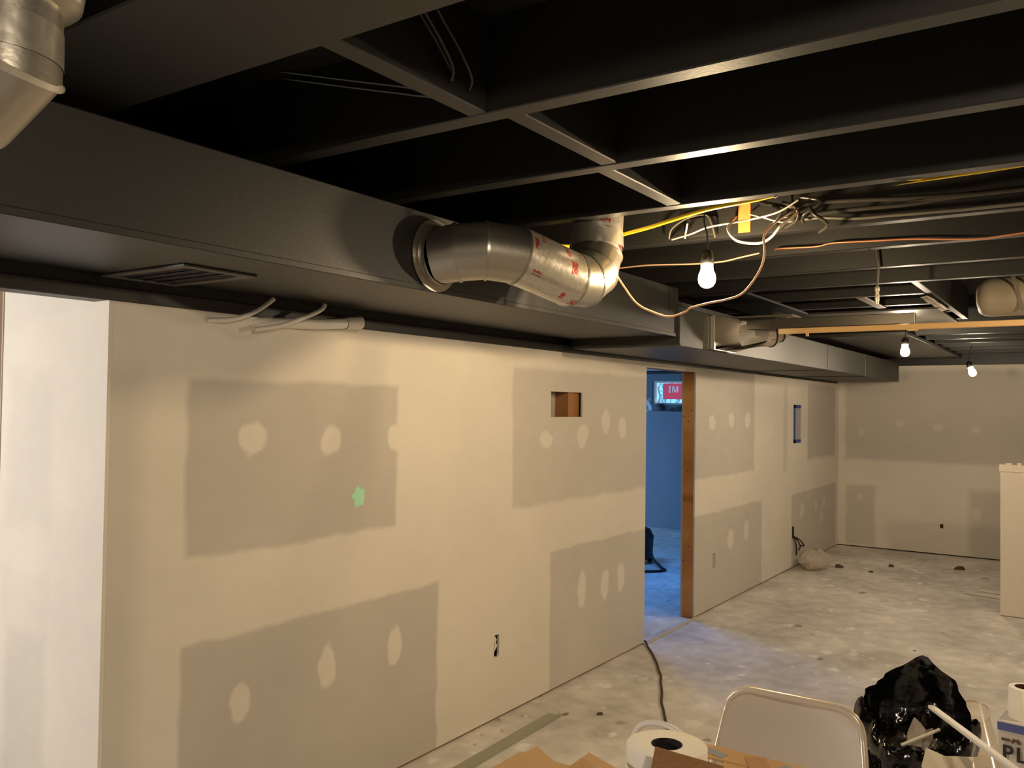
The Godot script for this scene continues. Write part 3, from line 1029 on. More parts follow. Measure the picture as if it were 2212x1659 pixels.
	for k in Q.size() - 1:
		var b := MB.new()
		var q := PackedVector3Array()
		for m in [k - 1, k, k + 1, k + 2]:
			if m >= 0 and m < Q.size():
				q.append(Q[m])
		piece(b, q, 0 if k == 0 else 1, 0.1, 44)
		put(nn[k], b, galv, n)
	var tf := MB.new()
	tf.tube(PackedVector3Array([Vector3(1.135, 2.25, -0.66), Vector3(1.135, 2.19, -0.66)]), [0.1015, 0.102], 40, true, false)
	put("foil_tape", tf, foil, n)
	put("seam", seam_ring(Vector3(1.135, 2.198, -0.66), Vector3(0.44, 0.88, -0.12).normalized(), 0.106, 0.007), foil, n)
	var cr := MB.new()
	cr.lathe([Vector2(0.1, 2.315), Vector2(0.112, 2.317), Vector2(0.128, 2.33), Vector2(0.132, 2.36), Vector2(0.132, 2.50)], 40, Transform3D(Basis(), Vector3(1.135, -0.03, -0.66)))
	put("collar", cr, galv, n)
	# boot on the far trunk: rectangular take-off that turns round, taped elbow going up
	var f := thing("duct_boot", "square-to-round galvanised boot with foil-taped elbow on the far part of the trunk", "duct pipe")
	var col := MB.new()
	col.span(Vector3(0.70, 2.0, -4.90), Vector3(0.725, 2.20, -5.24), 0.002)
	put("collar", col, galv, f)
	var rimb := MB.new()
	rimb.span(Vector3(0.722, 1.995, -4.885), Vector3(0.732, 2.205, -5.255), 0.002)
	put("rim", rimb, galv, f)
	var tr := MB.new()
	var A := []
	var Bq := []
	var ctr := Vector3(0.835, 2.135, -5.42)
	var axd := Vector3(0.62, 0.05, -0.78).normalized()
	var ux := Vector3.UP.cross(axd).normalized()
	var uy := axd.cross(ux)
	for j in 33:
		var an := TAU * j / 32.0 + PI / 4
		var cs := Vector2(cos(an), sin(an))
		var sc := 1.0 / maxf(absf(cs.x), absf(cs.y))
		A.append(Vector3(0.732, 2.10 + cs.y * sc * 0.1, -5.07 + cs.x * sc * 0.165 * 1.0))
		Bq.append(ctr - ux * cs.x * -0.09 + uy * cs.y * 0.09)
	tr.sheet([A, Bq], false, Vector3(0.77, 2.11, -5.2))
	put("transition", tr, galv, f)
	var F := PackedVector3Array([ctr, ctr + axd * 0.06, ctr + axd * 0.10 + Vector3(0, 0.02, 0), ctr + axd * 0.14 + Vector3(0, 0.045, 0), ctr + axd * 0.165 + Vector3(0, 0.086, 0)])
	for k in F.size() - 1:
		var b := MB.new()
		var q := PackedVector3Array()
		for m in [k - 1, k, k + 1, k + 2]:
			if m >= 0 and m < F.size():
				q.append(F[m])
		piece(b, q, 0 if k == 0 else 1, 0.09, 32)
		put("elbow_gore", b, foil, f)
		if k > 0:
			put("seam", seam_ring(F[k], (F[k + 1] - F[k - 1]).normalized(), 0.093, 0.005), mat("dark seam", Color(0.18, 0.15, 0.13), 0.6), f)
	# big pale round pipe at the right, hung on straps
	var bp := thing("large_pipe", "large pale round pipe hung on metal straps beneath the joists at the right", "duct pipe", Vector3(2.30, 2.37, -6.32))
	var pb := MB.new()
	pb.lathe([Vector2(0.0, -0.33), Vector2(0.05, -0.335), Vector2(0.10, -0.32), Vector2(0.12, -0.29), Vector2(0.125, -0.25), Vector2(0.125, 0.9)], 36, Transform3D(Basis(Vector3.BACK, -PI / 2), Vector3(0.0, 0.02, 0)))
	put("barrel", pb, mat("pale pipe", Color(0.62, 0.57, 0.48), 0.55), bp)
	for sx in [-0.12, -0.04]:
		var sb := MB.new()
		sb.bar(Vector3(sx, 0.13, 0.14), Vector3(sx + 0.05, -0.09, 0.115), 0.022, 0.002, Vector3.BACK)
		put("strap", sb, mat("strap metal", Color(0.45, 0.42, 0.37), 0.45, 0.6), bp)

# only the given segment of a mitred run
func piece(b: MB, q: PackedVector3Array, seg_at: int, r: float, seg: int) -> void:
	var d := []
	for k in q.size() - 1:
		d.append((q[k + 1] - q[k]).normalized())
	var k := seg_at
	var x: Vector3 = Vector3(0.31, 0.9, 0.17).cross(d[k]).normalized()
	var y: Vector3 = d[k].cross(x)
	var ln := q[k].distance_to(q[k + 1])
	for j in seg:
		var s := []
		for m in 2:
			var an := TAU * (j + m) / seg
			var o: Vector3 = x * cos(an) + y * sin(an)
			s.append([b.ring_pt(q, d, k, k, o, r), b.ring_pt(q, d, k, k + 1, o, r), o])
		var u0 := float(j) / seg * 2.0
		var u1 := float(j + 1) / seg * 2.0
		b.tri(s[0][0], s[1][0], s[1][1], s[0][2], s[1][2], s[1][2], Vector2(u0, 0), Vector2(u1, 0), Vector2(u1, ln * 3.0))
		b.tri(s[0][0], s[1][1], s[0][1], s[0][2], s[1][2], s[0][2], Vector2(u0, 0), Vector2(u1, ln * 3.0), Vector2(u0, ln * 3.0))

# ------------------------------------------------------------------ cables
func build_cables() -> void:
	var yel := mat("yellow jacket", Color(0.93, 0.78, 0.10), 0.4)
	var whi := mat("white jacket", Color(0.80, 0.77, 0.70), 0.45)
	var cop := mat("copper", Color(0.86, 0.56, 0.40), 0.35, 0.55)
	var blk := mat("painted cable", Color(0.20, 0.19, 0.17), 0.28)
	var gry := mat("grey painted cable", Color(0.36, 0.34, 0.30), 0.4)
	var yb := MB.new()
	var yp := smooth_path(PackedVector3Array([Vector3(0.71, 2.315, -2.99), Vector3(0.80, 2.318, -3.10), Vector3(0.92, 2.335, -3.135), Vector3(1.034, 2.345, -3.10), Vector3(1.149, 2.350, -3.06), Vector3(1.277, 2.361, -3.02), Vector3(1.44, 2.372, -2.965), Vector3(1.64, 2.376, -2.925), Vector3(1.85, 2.40, -2.91), Vector3(2.05, 2.385, -2.90), Vector3(2.182, 2.369, -2.895), Vector3(2.309, 2.369, -2.89), Vector3(2.417, 2.372, -2.89), Vector3(3.4, 2.41, -2.89)]))
	yb.tube(yp, 0.0075, 10)
	one("yellow_cable", yb, yel, "bright yellow cable run along the third joist behind the bulb cord", "cable")
	one("black_cable", cable([Vector3(1.50, 2.47, -3.36), Vector3(1.61, 2.438, -3.35), Vector3(1.689, 2.436, -3.35), Vector3(1.733, 2.44, -3.35), Vector3(1.867, 2.432, -3.35), Vector3(2.026, 2.419, -3.35), Vector3(2.22, 2.408, -3.35), Vector3(2.404, 2.404, -3.35), Vector3(4.2, 2.40, -3.35)], 0.009), blk, "uppermost glossy black cable of the bundle right of the orange tape", "cable", "painted cables along the joist")
	one("black_cable", cable([Vector3(1.56, 2.41, -3.40), Vector3(1.664, 2.402, -3.38), Vector3(1.777, 2.405, -3.38), Vector3(1.91, 2.404, -3.38), Vector3(2.037, 2.402, -3.38), Vector3(2.188, 2.41, -3.38), Vector3(2.402, 2.415, -3.38), Vector3(4.2, 2.42, -3.38)], 0.009), blk, "middle black cable of the bundle along the joist face", "cable", "painted cables along the joist")
	one("grey_cable", cable([Vector3(1.596, 2.393, -3.418), Vector3(1.717, 2.393, -3.41), Vector3(1.854, 2.376, -3.41), Vector3(2.0, 2.373, -3.41), Vector3(2.243, 2.367, -3.41), Vector3(2.401, 2.368, -3.41), Vector3(4.2, 2.37, -3.42)], 0.006), gry, "thin grey cable lowest on the joist face, sagging slightly", "cable", "painted cables along the joist")
	# knot where the cables are strapped
	rng.seed = 8
	var kb := MB.new()
	for k in 5:
		var p0 := Vector3(1.56 + k * 0.035, 2.45 + rng.randf_range(-0.03, 0.03), -3.34)
		kb.tube(smooth_path(PackedVector3Array([p0, p0 + Vector3(rng.randf_range(-0.04, 0.08), -0.03, 0.012), p0 + Vector3(rng.randf_range(-0.03, 0.07), -0.07, -0.01), p0 + Vector3(rng.randf_range(-0.06, 0.03), -0.09, -0.05)])), 0.007, 8)
	one("cable_knot", kb, blk, "tangle of short black cable ends left of the cable bundle", "cable")
	one("white_wire", cable([Vector3(1.10, 2.37, -3.42), Vector3(1.21, 2.373, -3.36), Vector3(1.309, 2.38, -3.30), Vector3(1.424, 2.388, -3.30), Vector3(1.517, 2.396, -3.30), Vector3(1.595, 2.411, -3.30), Vector3(1.66, 2.451, -3.32)], 0.004), whi, "thin white wire crossing in front of the orange tape", "wire", "loose white wires")
	one("white_wire", cable([Vector3(1.376, 2.439, -3.43), Vector3(1.392, 2.373, -3.30), Vector3(1.424, 2.324, -3.25), Vector3(1.461, 2.298, -3.25), Vector3(1.534, 2.286, -3.25), Vector3(1.579, 2.303, -3.25), Vector3(1.614, 2.34, -3.25), Vector3(1.631, 2.365, -3.28), Vector3(1.66, 2.41, -3.34)], 0.0055), whi, "white cable hanging in a short loop right of the bulb", "wire", "loose white wires")
	one("white_wire", cable([Vector3(1.44, 2.44, -3.42), Vector3(1.526, 2.398, -3.31), Vector3(1.607, 2.368, -3.30), Vector3(1.64, 2.39, -3.36)], 0.003), whi, "short thin white wire just right of the orange tape", "wire", "loose white wires")
	one("copper_wire", cable([Vector3(1.00, 2.205, -3.075), Vector3(1.018, 2.185, -3.055), Vector3(1.054, 2.133, -3.05), Vector3(1.115, 2.056, -3.05), Vector3(1.185, 2.018, -3.05), Vector3(1.254, 1.997, -3.05), Vector3(1.318, 2.012, -3.05), Vector3(1.34, 2.026, -3.05), Vector3(1.409, 2.04, -3.05), Vector3(1.472, 2.048, -3.05), Vector3(1.533, 2.065, -3.05), Vector3(1.575, 2.106, -3.05), Vector3(1.609, 2.162, -3.05), Vector3(1.619, 2.212, -3.05), Vector3(1.62, 2.279, -3.05), Vector3(1.653, 2.333, -3.10), Vector3(1.66, 2.42, -3.32)], 0.0042), mat("copper pale", Color(0.84, 0.66, 0.52), 0.4, 0.3), "pale copper wire hanging in a wide loop below the bulb", "wire")
	one("copper_wire", cable([Vector3(1.38, 2.385, -3.96), Vector3(1.413, 2.379, -3.9), Vector3(1.571, 2.373, -3.9), Vector3(1.65, 2.382, -3.9), Vector3(1.804, 2.376, -3.9), Vector3(1.968, 2.369, -3.9), Vector3(2.108, 2.354, -3.9), Vector3(2.225, 2.346, -3.9), Vector3(2.372, 2.354, -3.9), Vector3(3.4, 2.42, -3.9)], 0.0042), cop, "bare copper wire strung nearly straight along the joists at the right", "wire")
	one("grey_wire", cable([Vector3(0.78, 2.28, -3.5), Vector3(0.951, 2.283, -3.5), Vector3(1.17, 2.271, -3.5), Vector3(1.294, 2.271, -3.5), Vector3(1.374, 2.282, -3.5), Vector3(1.453, 2.293, -3.5)], 0.0035), mat("dull wire", Color(0.62, 0.50, 0.40), 0.5), "thin dull wire passing behind the bulb from the taped pipe", "wire")
	one("orange_tape", patch_box(Vector3(1.385, 2.372, -3.4395), Vector3(1.436, 2.49, -3.4365)), mat("orange tape", Color(0.90, 0.50, 0.22), 0.6), "strip of orange tape stuck on the black joist right of the bulb", "tape")
	# black junction box with a wire bail on the joist face
	var jb := thing("junction_box", "black painted junction box with a bent wire on the joist above the bulb", "box", Vector3(1.235, 2.41, -3.42))
	var bb := MB.new()
	bb.box(Vector3(0, 0, 0), Vector3(0.13, 0.085, 0.045), 0.008)
	put("box", bb, black, jb)
	var bl := MB.new()
	bl.tube(smooth_path(PackedVector3Array([Vector3(-0.14, -0.04, 0.02), Vector3(-0.12, 0.0, 0.035), Vector3(-0.05, 0.035, 0.04), Vector3(0.03, 0.04, 0.04), Vector3(0.06, 0.0, 0.05), Vector3(0.08, -0.06, 0.06)])), 0.004, 8)
	put("wire", bl, gry, jb)
	var wb := MB.new()
	wb.tube(PackedVector3Array([Vector3(-0.06, -0.05, 0.04), Vector3(-0.045, 0.01, 0.05)]), 0.004, 8)
	put("wire_end", wb, whi, jb)
	# hanging whip with a white metal fitting
	var hc := thing("hanging_cable", "grey armoured cable hanging straight down with a pale metal fitting at its end", "cable", Vector3(1.713, 2.36, -4.53))
	var cb := MB.new()
	cb.tube(smooth_path(PackedVector3Array([Vector3(-0.018, 0.20, 0.05), Vector3(-0.004, 0.09, 0.04), Vector3(0.006, 0.0, 0.035), Vector3(0.004, -0.07, 0.035), Vector3(0.002, -0.10, 0.035)])), 0.006, 10)
	put("sheath", cb, gry, hc)
	var fb := MB.new()
	fb.lathe([Vector2(0, 0.0), Vector2(0.008, 0.0), Vector2(0.012, -0.004), Vector2(0.012, -0.024), Vector2(0.007, -0.03), Vector2(0.011, -0.042), Vector2(0.011, -0.066), Vector2(0.008, -0.09), Vector2(0, -0.09)], 16, Transform3D(Basis(), Vector3(0.002, -0.10, 0.035)))
	put("fitting", fb, mat("pale metal", Color(0.80, 0.76, 0.68), 0.4, 0.5), hc)
	# three glossy cables stapled over the blocking, upper left
	var labs := ["topmost of the three black cables bent over the blocking near the ceiling", "middle one of the three black cables bent over the blocking", "lowest of the three black cables bent over the blocking"]
	for k in 3:
		var o := Vector3(-0.03 * (k % 2), 0.0, -0.035 * k)
		one("ceiling_cable", cable([Vector3(0.95, 2.46, -1.40) + o, Vector3(1.10, 2.43, -1.46) + o, Vector3(1.22, 2.405, -1.50) + o, Vector3(1.33, 2.385, -1.535) + o, Vector3(1.40, 2.40, -1.515) + o, Vector3(1.425, 2.44, -1.44) + o, Vector3(1.43, 2.50, -1.35) + o, Vector3(1.44, 2.58, -1.25) + o], 0.0045), mat("shiny black cable", Color(0.10, 0.095, 0.09), 0.12), labs[k], "cable", "black cables bent over the blocking")
	# white hoses at the top of the wall
	one("white_hose", cable([Vector3(0.06, 2.035, -2.15), Vector3(0.058, 2.012, -2.12), Vector3(0.055, 1.975, -2.06), Vector3(0.045, 1.945, -1.98), Vector3(0.005, 1.935, -1.90)], 0.0085, 12), white_pl, "thin white hose curving down from the gap under the duct, left one", "hose", "white hoses under the duct")
	one("white_hose", cable([Vector3(0.10, 2.035, -2.37), Vector3(0.10, 2.012, -2.35), Vector3(0.095, 1.975, -2.27), Vector3(0.08, 1.94, -2.18), Vector3(0.04, 1.915, -2.08)], 0.0085, 12), white_pl, "thin white hose curving down behind the cut white pipe", "hose", "white hoses under the duct")
	var wp := thing("white_pipe", "short white pipe with a slanted cut end poking out under the duct", "pipe")
	var pb := MB.new()
	pb.tube(PackedVector3Array([Vector3(-0.04, 1.945, -2.02), Vector3(0.05, 1.962, -2.40), Vector3(0.062, 1.975, -2.52)]), 0.021, 20, true, false)
	put("barrel", pb, white_pl, wp)
	var ce := MB.new()
	ce.tube(PackedVector3Array([Vector3(0.062, 1.975, -2.52), Vector3(0.070, 1.985, -2.60)]), [0.024, 0.027], 20, true, false)
	put("cut_end", ce, mat("frosted end", Color(0.80, 0.78, 0.72), 0.5), wp)

func patch_box(a: Vector3, b: Vector3) -> MB:
	var m := MB.new()
	m.span(a, b, 0.0005)
	return m

# ------------------------------------------------------------------ things on the wall
func build_wall_details() -> void:
	# green dab
	rng.seed = 5
	var gb := MB.new()
	var c := Vector3(0.0006, 1.251, -2.68)
	var ring := []
	for k in 26:
		var an := TAU * k / 26.0
		var rr := 0.036 * (1.0 + 0.16 * sin(an * 5.0 + 1.0) + rng.randf_range(-0.1, 0.1))
		ring.append(c + Vector3(0, sin(an) * rr * 1.15, cos(an) * rr))
	for k in 26:
		gb.tri(c + Vector3(0.0012, 0, 0), ring[k], ring[(k + 1) % 26], Vector3.RIGHT, Vector3.RIGHT, Vector3.RIGHT)
	one("green_patch", gb, mat("mint paint", Color(0.72, 0.95, 0.80), 0.8), "small mint green dab of paint on the grey wall panel", "paint dab")
	# square cut-out: blocking inside is seen through the opening
	var ib := MB.new()
	ib.span(Vector3(-0.102, 1.62, -4.26), Vector3(-0.06, 1.9, -4.33), 0.002)
	one("wood_block", ib, mat("inner wood", Color(0.62, 0.42, 0.24), 0.75), "thin brown stud piece at the left inside the square wall hole", "wood block", "wood inside the wall hole")
	var ib2 := MB.new()
	ib2.span(Vector3(-0.102, 1.50, -4.50), Vector3(-0.03, 1.74, -4.62), 0.002)
	one("wood_block", ib2, mats["inner wood"], "wide brown board filling the right of the square wall hole", "wood block", "wood inside the wall hole")
	# torn paper round the slit
	var tb := MB.new()
	tb.tri(Vector3(0.001, 0.425, -3.705), Vector3(0.006, 0.39, -3.72), Vector3(0.001, 0.36, -3.70), Vector3.RIGHT, Vector3.RIGHT, Vector3.RIGHT)
	tb.tri(Vector3(0.001, 0.35, -3.74), Vector3(0.007, 0.345, -3.718), Vector3(0.001, 0.325, -3.725), Vector3.RIGHT, Vector3.RIGHT, Vector3.RIGHT)
	tb.tri(Vector3(0.001, 0.45, -3.698), Vector3(0.005, 0.42, -3.718), Vector3(0.001, 0.405, -3.699), Vector3.RIGHT, Vector3.RIGHT, Vector3.RIGHT)
	one("torn_paper", tb, mat("torn paper", Color(0.90, 0.86, 0.78), 0.9), "torn drywall paper around the narrow outlet slit", "paper")
	# plate in the second slit
	var pb := MB.new()
	pb.span(Vector3(-0.006, 0.343, -6.803), Vector3(-0.001, 0.442, -6.845), 0.001)
	one("outlet_plate", pb, mat("plain drywall", Color(0.72, 0.69, 0.65), 0.85), "blank plate in the small outlet cut right of the doorway", "outlet")
	# dark outlet with loose wires, further along
	var ob := thing("outlet_box", "dark outlet box with loose wires hanging over the plastic bag", "outlet", Vector3(0.0, 0.37, -9.075))
	var b := MB.new()
	b.span(Vector3(-0.05, -0.055, 0.03), Vector3(0.003, 0.055, -0.03), 0.002)
	put("box", b, mat("void black", Color(0.03, 0.03, 0.03), 0.8), ob)
	for k in 3:
		var w := MB.new()
		w.tube(smooth_path(PackedVector3Array([Vector3(0, -0.04, 0.0), Vector3(0.02 + 0.015 * k, -0.08, -0.03 * k), Vector3(0.03 + 0.02 * k, -0.15, -0.02 - 0.07 * k), Vector3(0.02, -0.24 + 0.04 * k, -0.05 - 0.08 * k)])), 0.007, 8)
		put("wire", w, mat("dark wire", Color(0.13, 0.10, 0.11), 0.5), ob)
	# blue masking tape round a small panel
	var tp := thing("blue_tape_frame", "blue masking tape framing a small pale panel on the far left wall", "tape", Vector3(0.0, 1.495, -9.2))
	var blue := mat("blue tape", Color(0.16, 0.27, 0.62), 0.6)
	var t := MB.new()
	t.span(Vector3(0.0004, -0.20, 0.13), Vector3(0.003, 0.20, 0.07))
	put("tape_strip", t, blue, tp)
	for s in [-1.0, 1.0]:
		var t2 := MB.new()
		t2.span(Vector3(0.0004, s * 0.165, 0.13), Vector3(0.003, s * 0.20, -0.135))
		put("tape_strip", t2, blue, tp)
	var pn := MB.new()
	pn.span(Vector3(0.0003, -0.166, 0.07), Vector3(0.002, 0.166, -0.13))
	put("panel", pn, mat("grey panel", Color(0.66, 0.65, 0.66), 0.6), tp)

# ------------------------------------------------------------------ things lying on the floor
func chip(seed_: int, s: float) -> MB:
	rng.seed = seed_
	var b := MB.new()
	var top := []
	var bot := []
	for k in 6:
		var an := TAU * k / 6.0
		var rr := s * rng.randf_range(0.6, 1.2)
		bot.append(Vector3(cos(an) * rr, 0.0, sin(an) * rr))
		top.append(Vector3(cos(an) * rr * 0.8, s * rng.randf_range(0.25, 0.6), sin(an) * rr * 0.8))
	var m := Vector3(0, s * 0.5, 0)
	for k in 6:
		var l: int = (k + 1) % 6
		b.flat(m, top[k], top[l], Vector3.UP)
		b.flat(top[k], bot[k], bot[l], (bot[k] + bot[l]))
		b.flat(top[k], bot[l], top[l], (bot[k] + bot[l]))
	return b

func build_floor_things() -> void:
	# extension cord from the doorway
	rng.seed = 15
	var p := [Vector3(-0.08, 0.012, -5.54), Vector3(0.0, 0.018, -5.53), Vector3(0.05, 0.008, -5.46)]
	for k in 12:
		var f := (k + 1) / 12.0
		p.append(Vector3(0.06, 0.007, -5.45).lerp(Vector3(0.80, 0.007, -4.16), f) + Vector3(0.03 * sin(f * 5.0) + rng.randf_range(-0.004, 0.004), 0, rng.randf_range(-0.004, 0.004)))
	p.append(Vector3(1.15, 0.007, -3.5))
	p.append(Vector3(1.3, 0.007, -2.6))
	one("extension_cord", cable(p, 0.0075), mat("brown cord", Color(0.27, 0.21, 0.14), 0.6), "dark brown cord running from the doorway across the concrete floor", "cord")
	# metal track lying along the wall
	var tb := MB.new()
	tb.bar(Vector3(0.235, 0.004, -2.5), Vector3(0.21, 0.004, -3.97), 0.075, 0.004, Vector3.UP, 0.001)
	tb.bar(Vector3(0.272, 0.012, -2.5), Vector3(0.247, 0.012, -3.97), 0.003, 0.02)
	one("metal_track", tb, mat("dull track", Color(0.66, 0.66, 0.58), 0.55, 0.2), "long dull grey strip lying on the floor beside the left wall", "strip")
	# drywall crumbs
	var crumbs := [[Vector3(0.036, 0, -3.74), 0.03], [Vector3(0.12, 0, -3.63), 0.026], [Vector3(0.07, 0, -3.52), 0.018], [Vector3(0.09, 0, -3.86), 0.02], [Vector3(0.11, 0, -3.40), 0.014]]
	var cl := ["largest white drywall crumb against the left wall near the grey strip", "white drywall crumb on the floor beside the grey strip", "small white crumb midway along the wall foot", "white crumb at the far end of the grey strip", "smallest white crumb nearest the camera by the wall"]
	for k in 5:
		var o := one("drywall_crumb", chip(40 + k, crumbs[k][1]), mat("drywall crumb", Color(0.86, 0.82, 0.76), 0.9), cl[k], "debris", "white crumbs by the left wall")
		o.position = crumbs[k][0]
	var dark := [[Vector3(0.392, 0, -9.42), 0.05], [Vector3(0.703, 0, -9.35), 0.03], [Vector3(0.815, 0, -9.82), 0.045], [Vector3(1.436, 0, -10.1), 0.06], [Vector3(0.398, 0, -4.125), 0.018]]
	var dl := ["dark scrap on the floor just right of the plastic bag", "smallest dark scrap in the middle of the far floor", "dark scrap lying before the far wall below the missing outlet", "flat dark scrap at the right near the far wall", "dark speck on the floor between wall and cord"]
	for k in 5:
		var o := one("dark_scrap", chip(60 + k, dark[k][1]), mat("dark scrap", Color(0.34, 0.28, 0.22), 0.9), dl[k], "debris", "dark scraps on the floor")
		o.position = dark[k][0]
	# white trim strips by the half wall
	var s1 := MB.new()
	s1.bar(Vector3(1.617, 0.012, -8.79), Vector3(2.4, 0.012, -8.62), 0.03, 0.02, Vector3.UP, 0.003)
	one("trim_strip", s1, white_pl, "nearer white strip on the floor beside the half wall", "strip", "white strips by the half wall")
	var s2 := MB.new()
	s2.bar(Vector3(1.72, 0.012, -8.98), Vector3(2.4, 0.012, -8.84), 0.03, 0.02, Vector3.UP, 0.003)
	one("trim_strip", s2, white_pl, "shorter farther white strip on the floor beside the half wall", "strip", "white strips by the half wall")
	# clear plastic bag at the wall foot
	var m := StandardMaterial3D.new()
	m.resource_name = "clear bag"
	m.albedo_color = Color(0.86, 0.82, 0.78, 0.45)
	m.transparency = BaseMaterial3D.TRANSPARENCY_ALPHA
	m.roughness = 0.25
	m.cull_mode = BaseMaterial3D.CULL_DISABLED
	var g := []
	rng.seed = 23
	noise.frequency = 0.9
	for i in 11:
		var row := []
		for j in 25:
			var an := TAU * j / 24.0
			var f := i / 10.0
			var rr := 0.19 * sin(PI * (0.12 + 0.80 * f)) * (1.0 + 0.25 * noise.get_noise_2d(cos(an) * 2.0 + 5.0, sin(an) * 2.0 + f * 3.0))
			row.append(Vector3(cos(an) * rr * 0.8, 0.004 + 0.20 * f * (1.0 + 0.2 * noise.get_noise_2d(cos(an) * 3.0, sin(an) * 3.0)), sin(an) * rr * 1.2))
		g.append(row)
	var bb := MB.new()
	bb.sheet(g, true, Vector3(0, 0.1, 0))
	var bag := thing("plastic_bag", "crumpled clear plastic bag on the floor at the left wall", "bag", Vector3(0.20, 0, -9.17))
	put("film", bb, m, bag)
	var ct := MB.new()
	ct.box(Vector3(-0.02, 0.045, 0.08), Vector3(0.11, 0.08, 0.12), 0.02, Basis(Vector3.UP, 0.4))
	put("contents", ct, mat("pale contents", Color(0.86, 0.80, 0.66), 0.7), bag)

# ------------------------------------------------------------------ foreground
func build_foreground() -> void:
	# work table just below the frame
	var t := thing("work_table", "work table holding tape roll and cardboard", "table", Vector3(1.75, 0, -1.55))
	var tb := MB.new()
	tb.box(Vector3(0.08, 0.66, 0), Vector3(0.74, 0.03, 0.76), 0.006)
	put("tabletop", tb, mat("table top", Color(0.55, 0.5, 0.42), 0.6), t)
	for q in [[-0.24, -0.33], [0.40, -0.33], [-0.24, 0.33], [0.40, 0.33]]:
		var lb := MB.new()
		lb.tube(PackedVector3Array([Vector3(q[0], 0, q[1]), Vector3(q[0], 0.645, q[1])]), 0.016, 12)
		put("leg", lb, mat("table leg", Color(0.4, 0.38, 0.35), 0.4, 0.6), t)
	# white tape roll
	var r := thing("tape_roll", "large white roll of joint tape with dark core standing on the table", "tape roll", Vector3(1.752, 0.676, -1.93))
	var rb := MB.new()
	rb.lathe([Vector2(0.036, 0.17), Vector2(0.092, 0.17), Vector2(0.0955, 0.167), Vector2(0.0955, 0.004), Vector2(0.092, 0.0), Vector2(0.036, 0.0)], 56)
	put("paper", rb, mat("white tape paper", Color(0.99, 0.96, 0.89), 0.75), r)
	var cb := MB.new()
	cb.lathe([Vector2(0.0, 0.06), Vector2(0.034, 0.06), Vector2(0.034, 0.168), Vector2(0.037, 0.171)], 40)
	put("core", cb, mat("core card", Color(0.10, 0.07, 0.06), 0.85), r)
	for q in [[2.72, 0.012, Color(0.62, 0.14, 0.10)], [2.32, 0.03, Color(0.20, 0.15, 0.13)]]:
		var mb := MB.new()
		var k := 6
		for i in k:
			var a0: float = q[0] + q[1] / 0.096 * i / k
			var a1: float = q[0] + q[1] / 0.096 * (i + 1) / k
			var e0 := Vector3(cos(a0), 0, sin(a0))
			var e1 := Vector3(cos(a1), 0, sin(a1))
			mb.quad(e0 * 0.0962 + Vector3.UP * 0.055, e1 * 0.0962 + Vector3.UP * 0.055, e1 * 0.0962 + Vector3.UP * 0.10, e0 * 0.0962 + Vector3.UP * 0.10, (e0 + e1).normalized())
		put("printed_mark", mb, mat("mark%.2f" % q[0], q[2], 0.7), r)
	# white strap behind the roll
	one("plastic_band", cable([Vector3(1.565, 0.735, -2.12), Vector3(1.572, 0.775, -2.135), Vector3(1.60, 0.80, -2.14), Vector3(1.65, 0.808, -2.14), Vector3(1.70, 0.80, -2.13), Vector3(1.745, 0.775, -2.12)], 0.008, 10), white_pl, "white plastic band curving up behind the tape roll", "band")
	var bb2 := MB.new()
	bb2.bar(Vector3(1.70, 0.775, -2.16), Vector3(1.765, 0.768, -2.145), 0.016, 0.008, Vector3.UP, 0.002)
	one("plastic_stub", bb2, white_pl, "short white plastic stub right of the tape roll", "plastic")
	# long cardboard carton behind and the brown flap in front of the roll
	var cx := thing("cardboard_carton", "tan cardboard carton with tape patches right of the white roll", "box", Vector3(1.93, 0.676, -1.86))
	var c1 := MB.new()
	c1.span(Vector3(-0.075, 0.001, 0.05), Vector3(0.19, 0.12, -0.235), 0.003)
	put("body", c1, card, cx)
	var c2 := MB.new()
	c2.span(Vector3(-0.16, 0.116, -0.172), Vector3(0.19, 0.122, -0.25), 0.002)
	put("flap", c2, card, cx)
	var tpm := mat("blue grey tape", Color(0.55, 0.58, 0.58), 0.5)
	for q in [[-0.11, -0.205, 0.06, 0.03], [0.09, -0.21, 0.08, 0.025]]:
		var pb := MB.new()
		pb.box(Vector3(q[0], 0.1226, q[1]), Vector3(q[2], 0.001, q[3]), 0.0, Basis(Vector3.UP, -0.3))
		put("tape_patch", pb, tpm, cx)
	var ob := MB.new()
	ob.box(Vector3(0.0, 0.1228, -0.20), Vector3(0.05, 0.0012, 0.08), 0.0, Basis(Vector3.UP, 0.5))
	put("brown_tape", ob, mat("brown tape", Color(0.74, 0.52, 0.32), 0.4), cx)
	var fb := MB.new()
	var q0 := Vector3(1.781, 0.888, -1.80)
	var q1 := Vector3(1.94, 0.883, -1.80)
	var dn := Vector3(-0.02, -0.20, 0.05)
	var th2 := Vector3(0, 0.001, 0.004)
	fb.quad(q0, q1, q1 + dn, q0 + dn, Vector3.BACK)
	fb.quad(q0 - th2, q1 - th2, q1 + dn - th2, q0 + dn - th2, Vector3.FORWARD)
	fb.quad(q0, q1, q1 - th2, q0 - th2, Vector3.UP)
	fb.quad(q0, q0 + dn, q0 + dn - th2, q0 - th2, Vector3.LEFT)
	fb.quad(q1, q1 + dn, q1 + dn - th2, q1 - th2, Vector3.RIGHT)
	one("cardboard_flap", fb, card_dark, "dark brown cardboard flap leaning in front of the white roll", "cardboard")
	# opened box whose two flap corners show at the bottom edge
	var ox := thing("cardboard_box", "opened tan cardboard box showing two flap corners at the bottom edge", "box")
	var ob2 := MB.new()
	ob2.span(Vector3(1.46, 0.676, -1.36), Vector3(1.645, 0.8245, -1.735), 0.003)
	put("body", ob2, card, ox)
	var ob3 := MB.new()
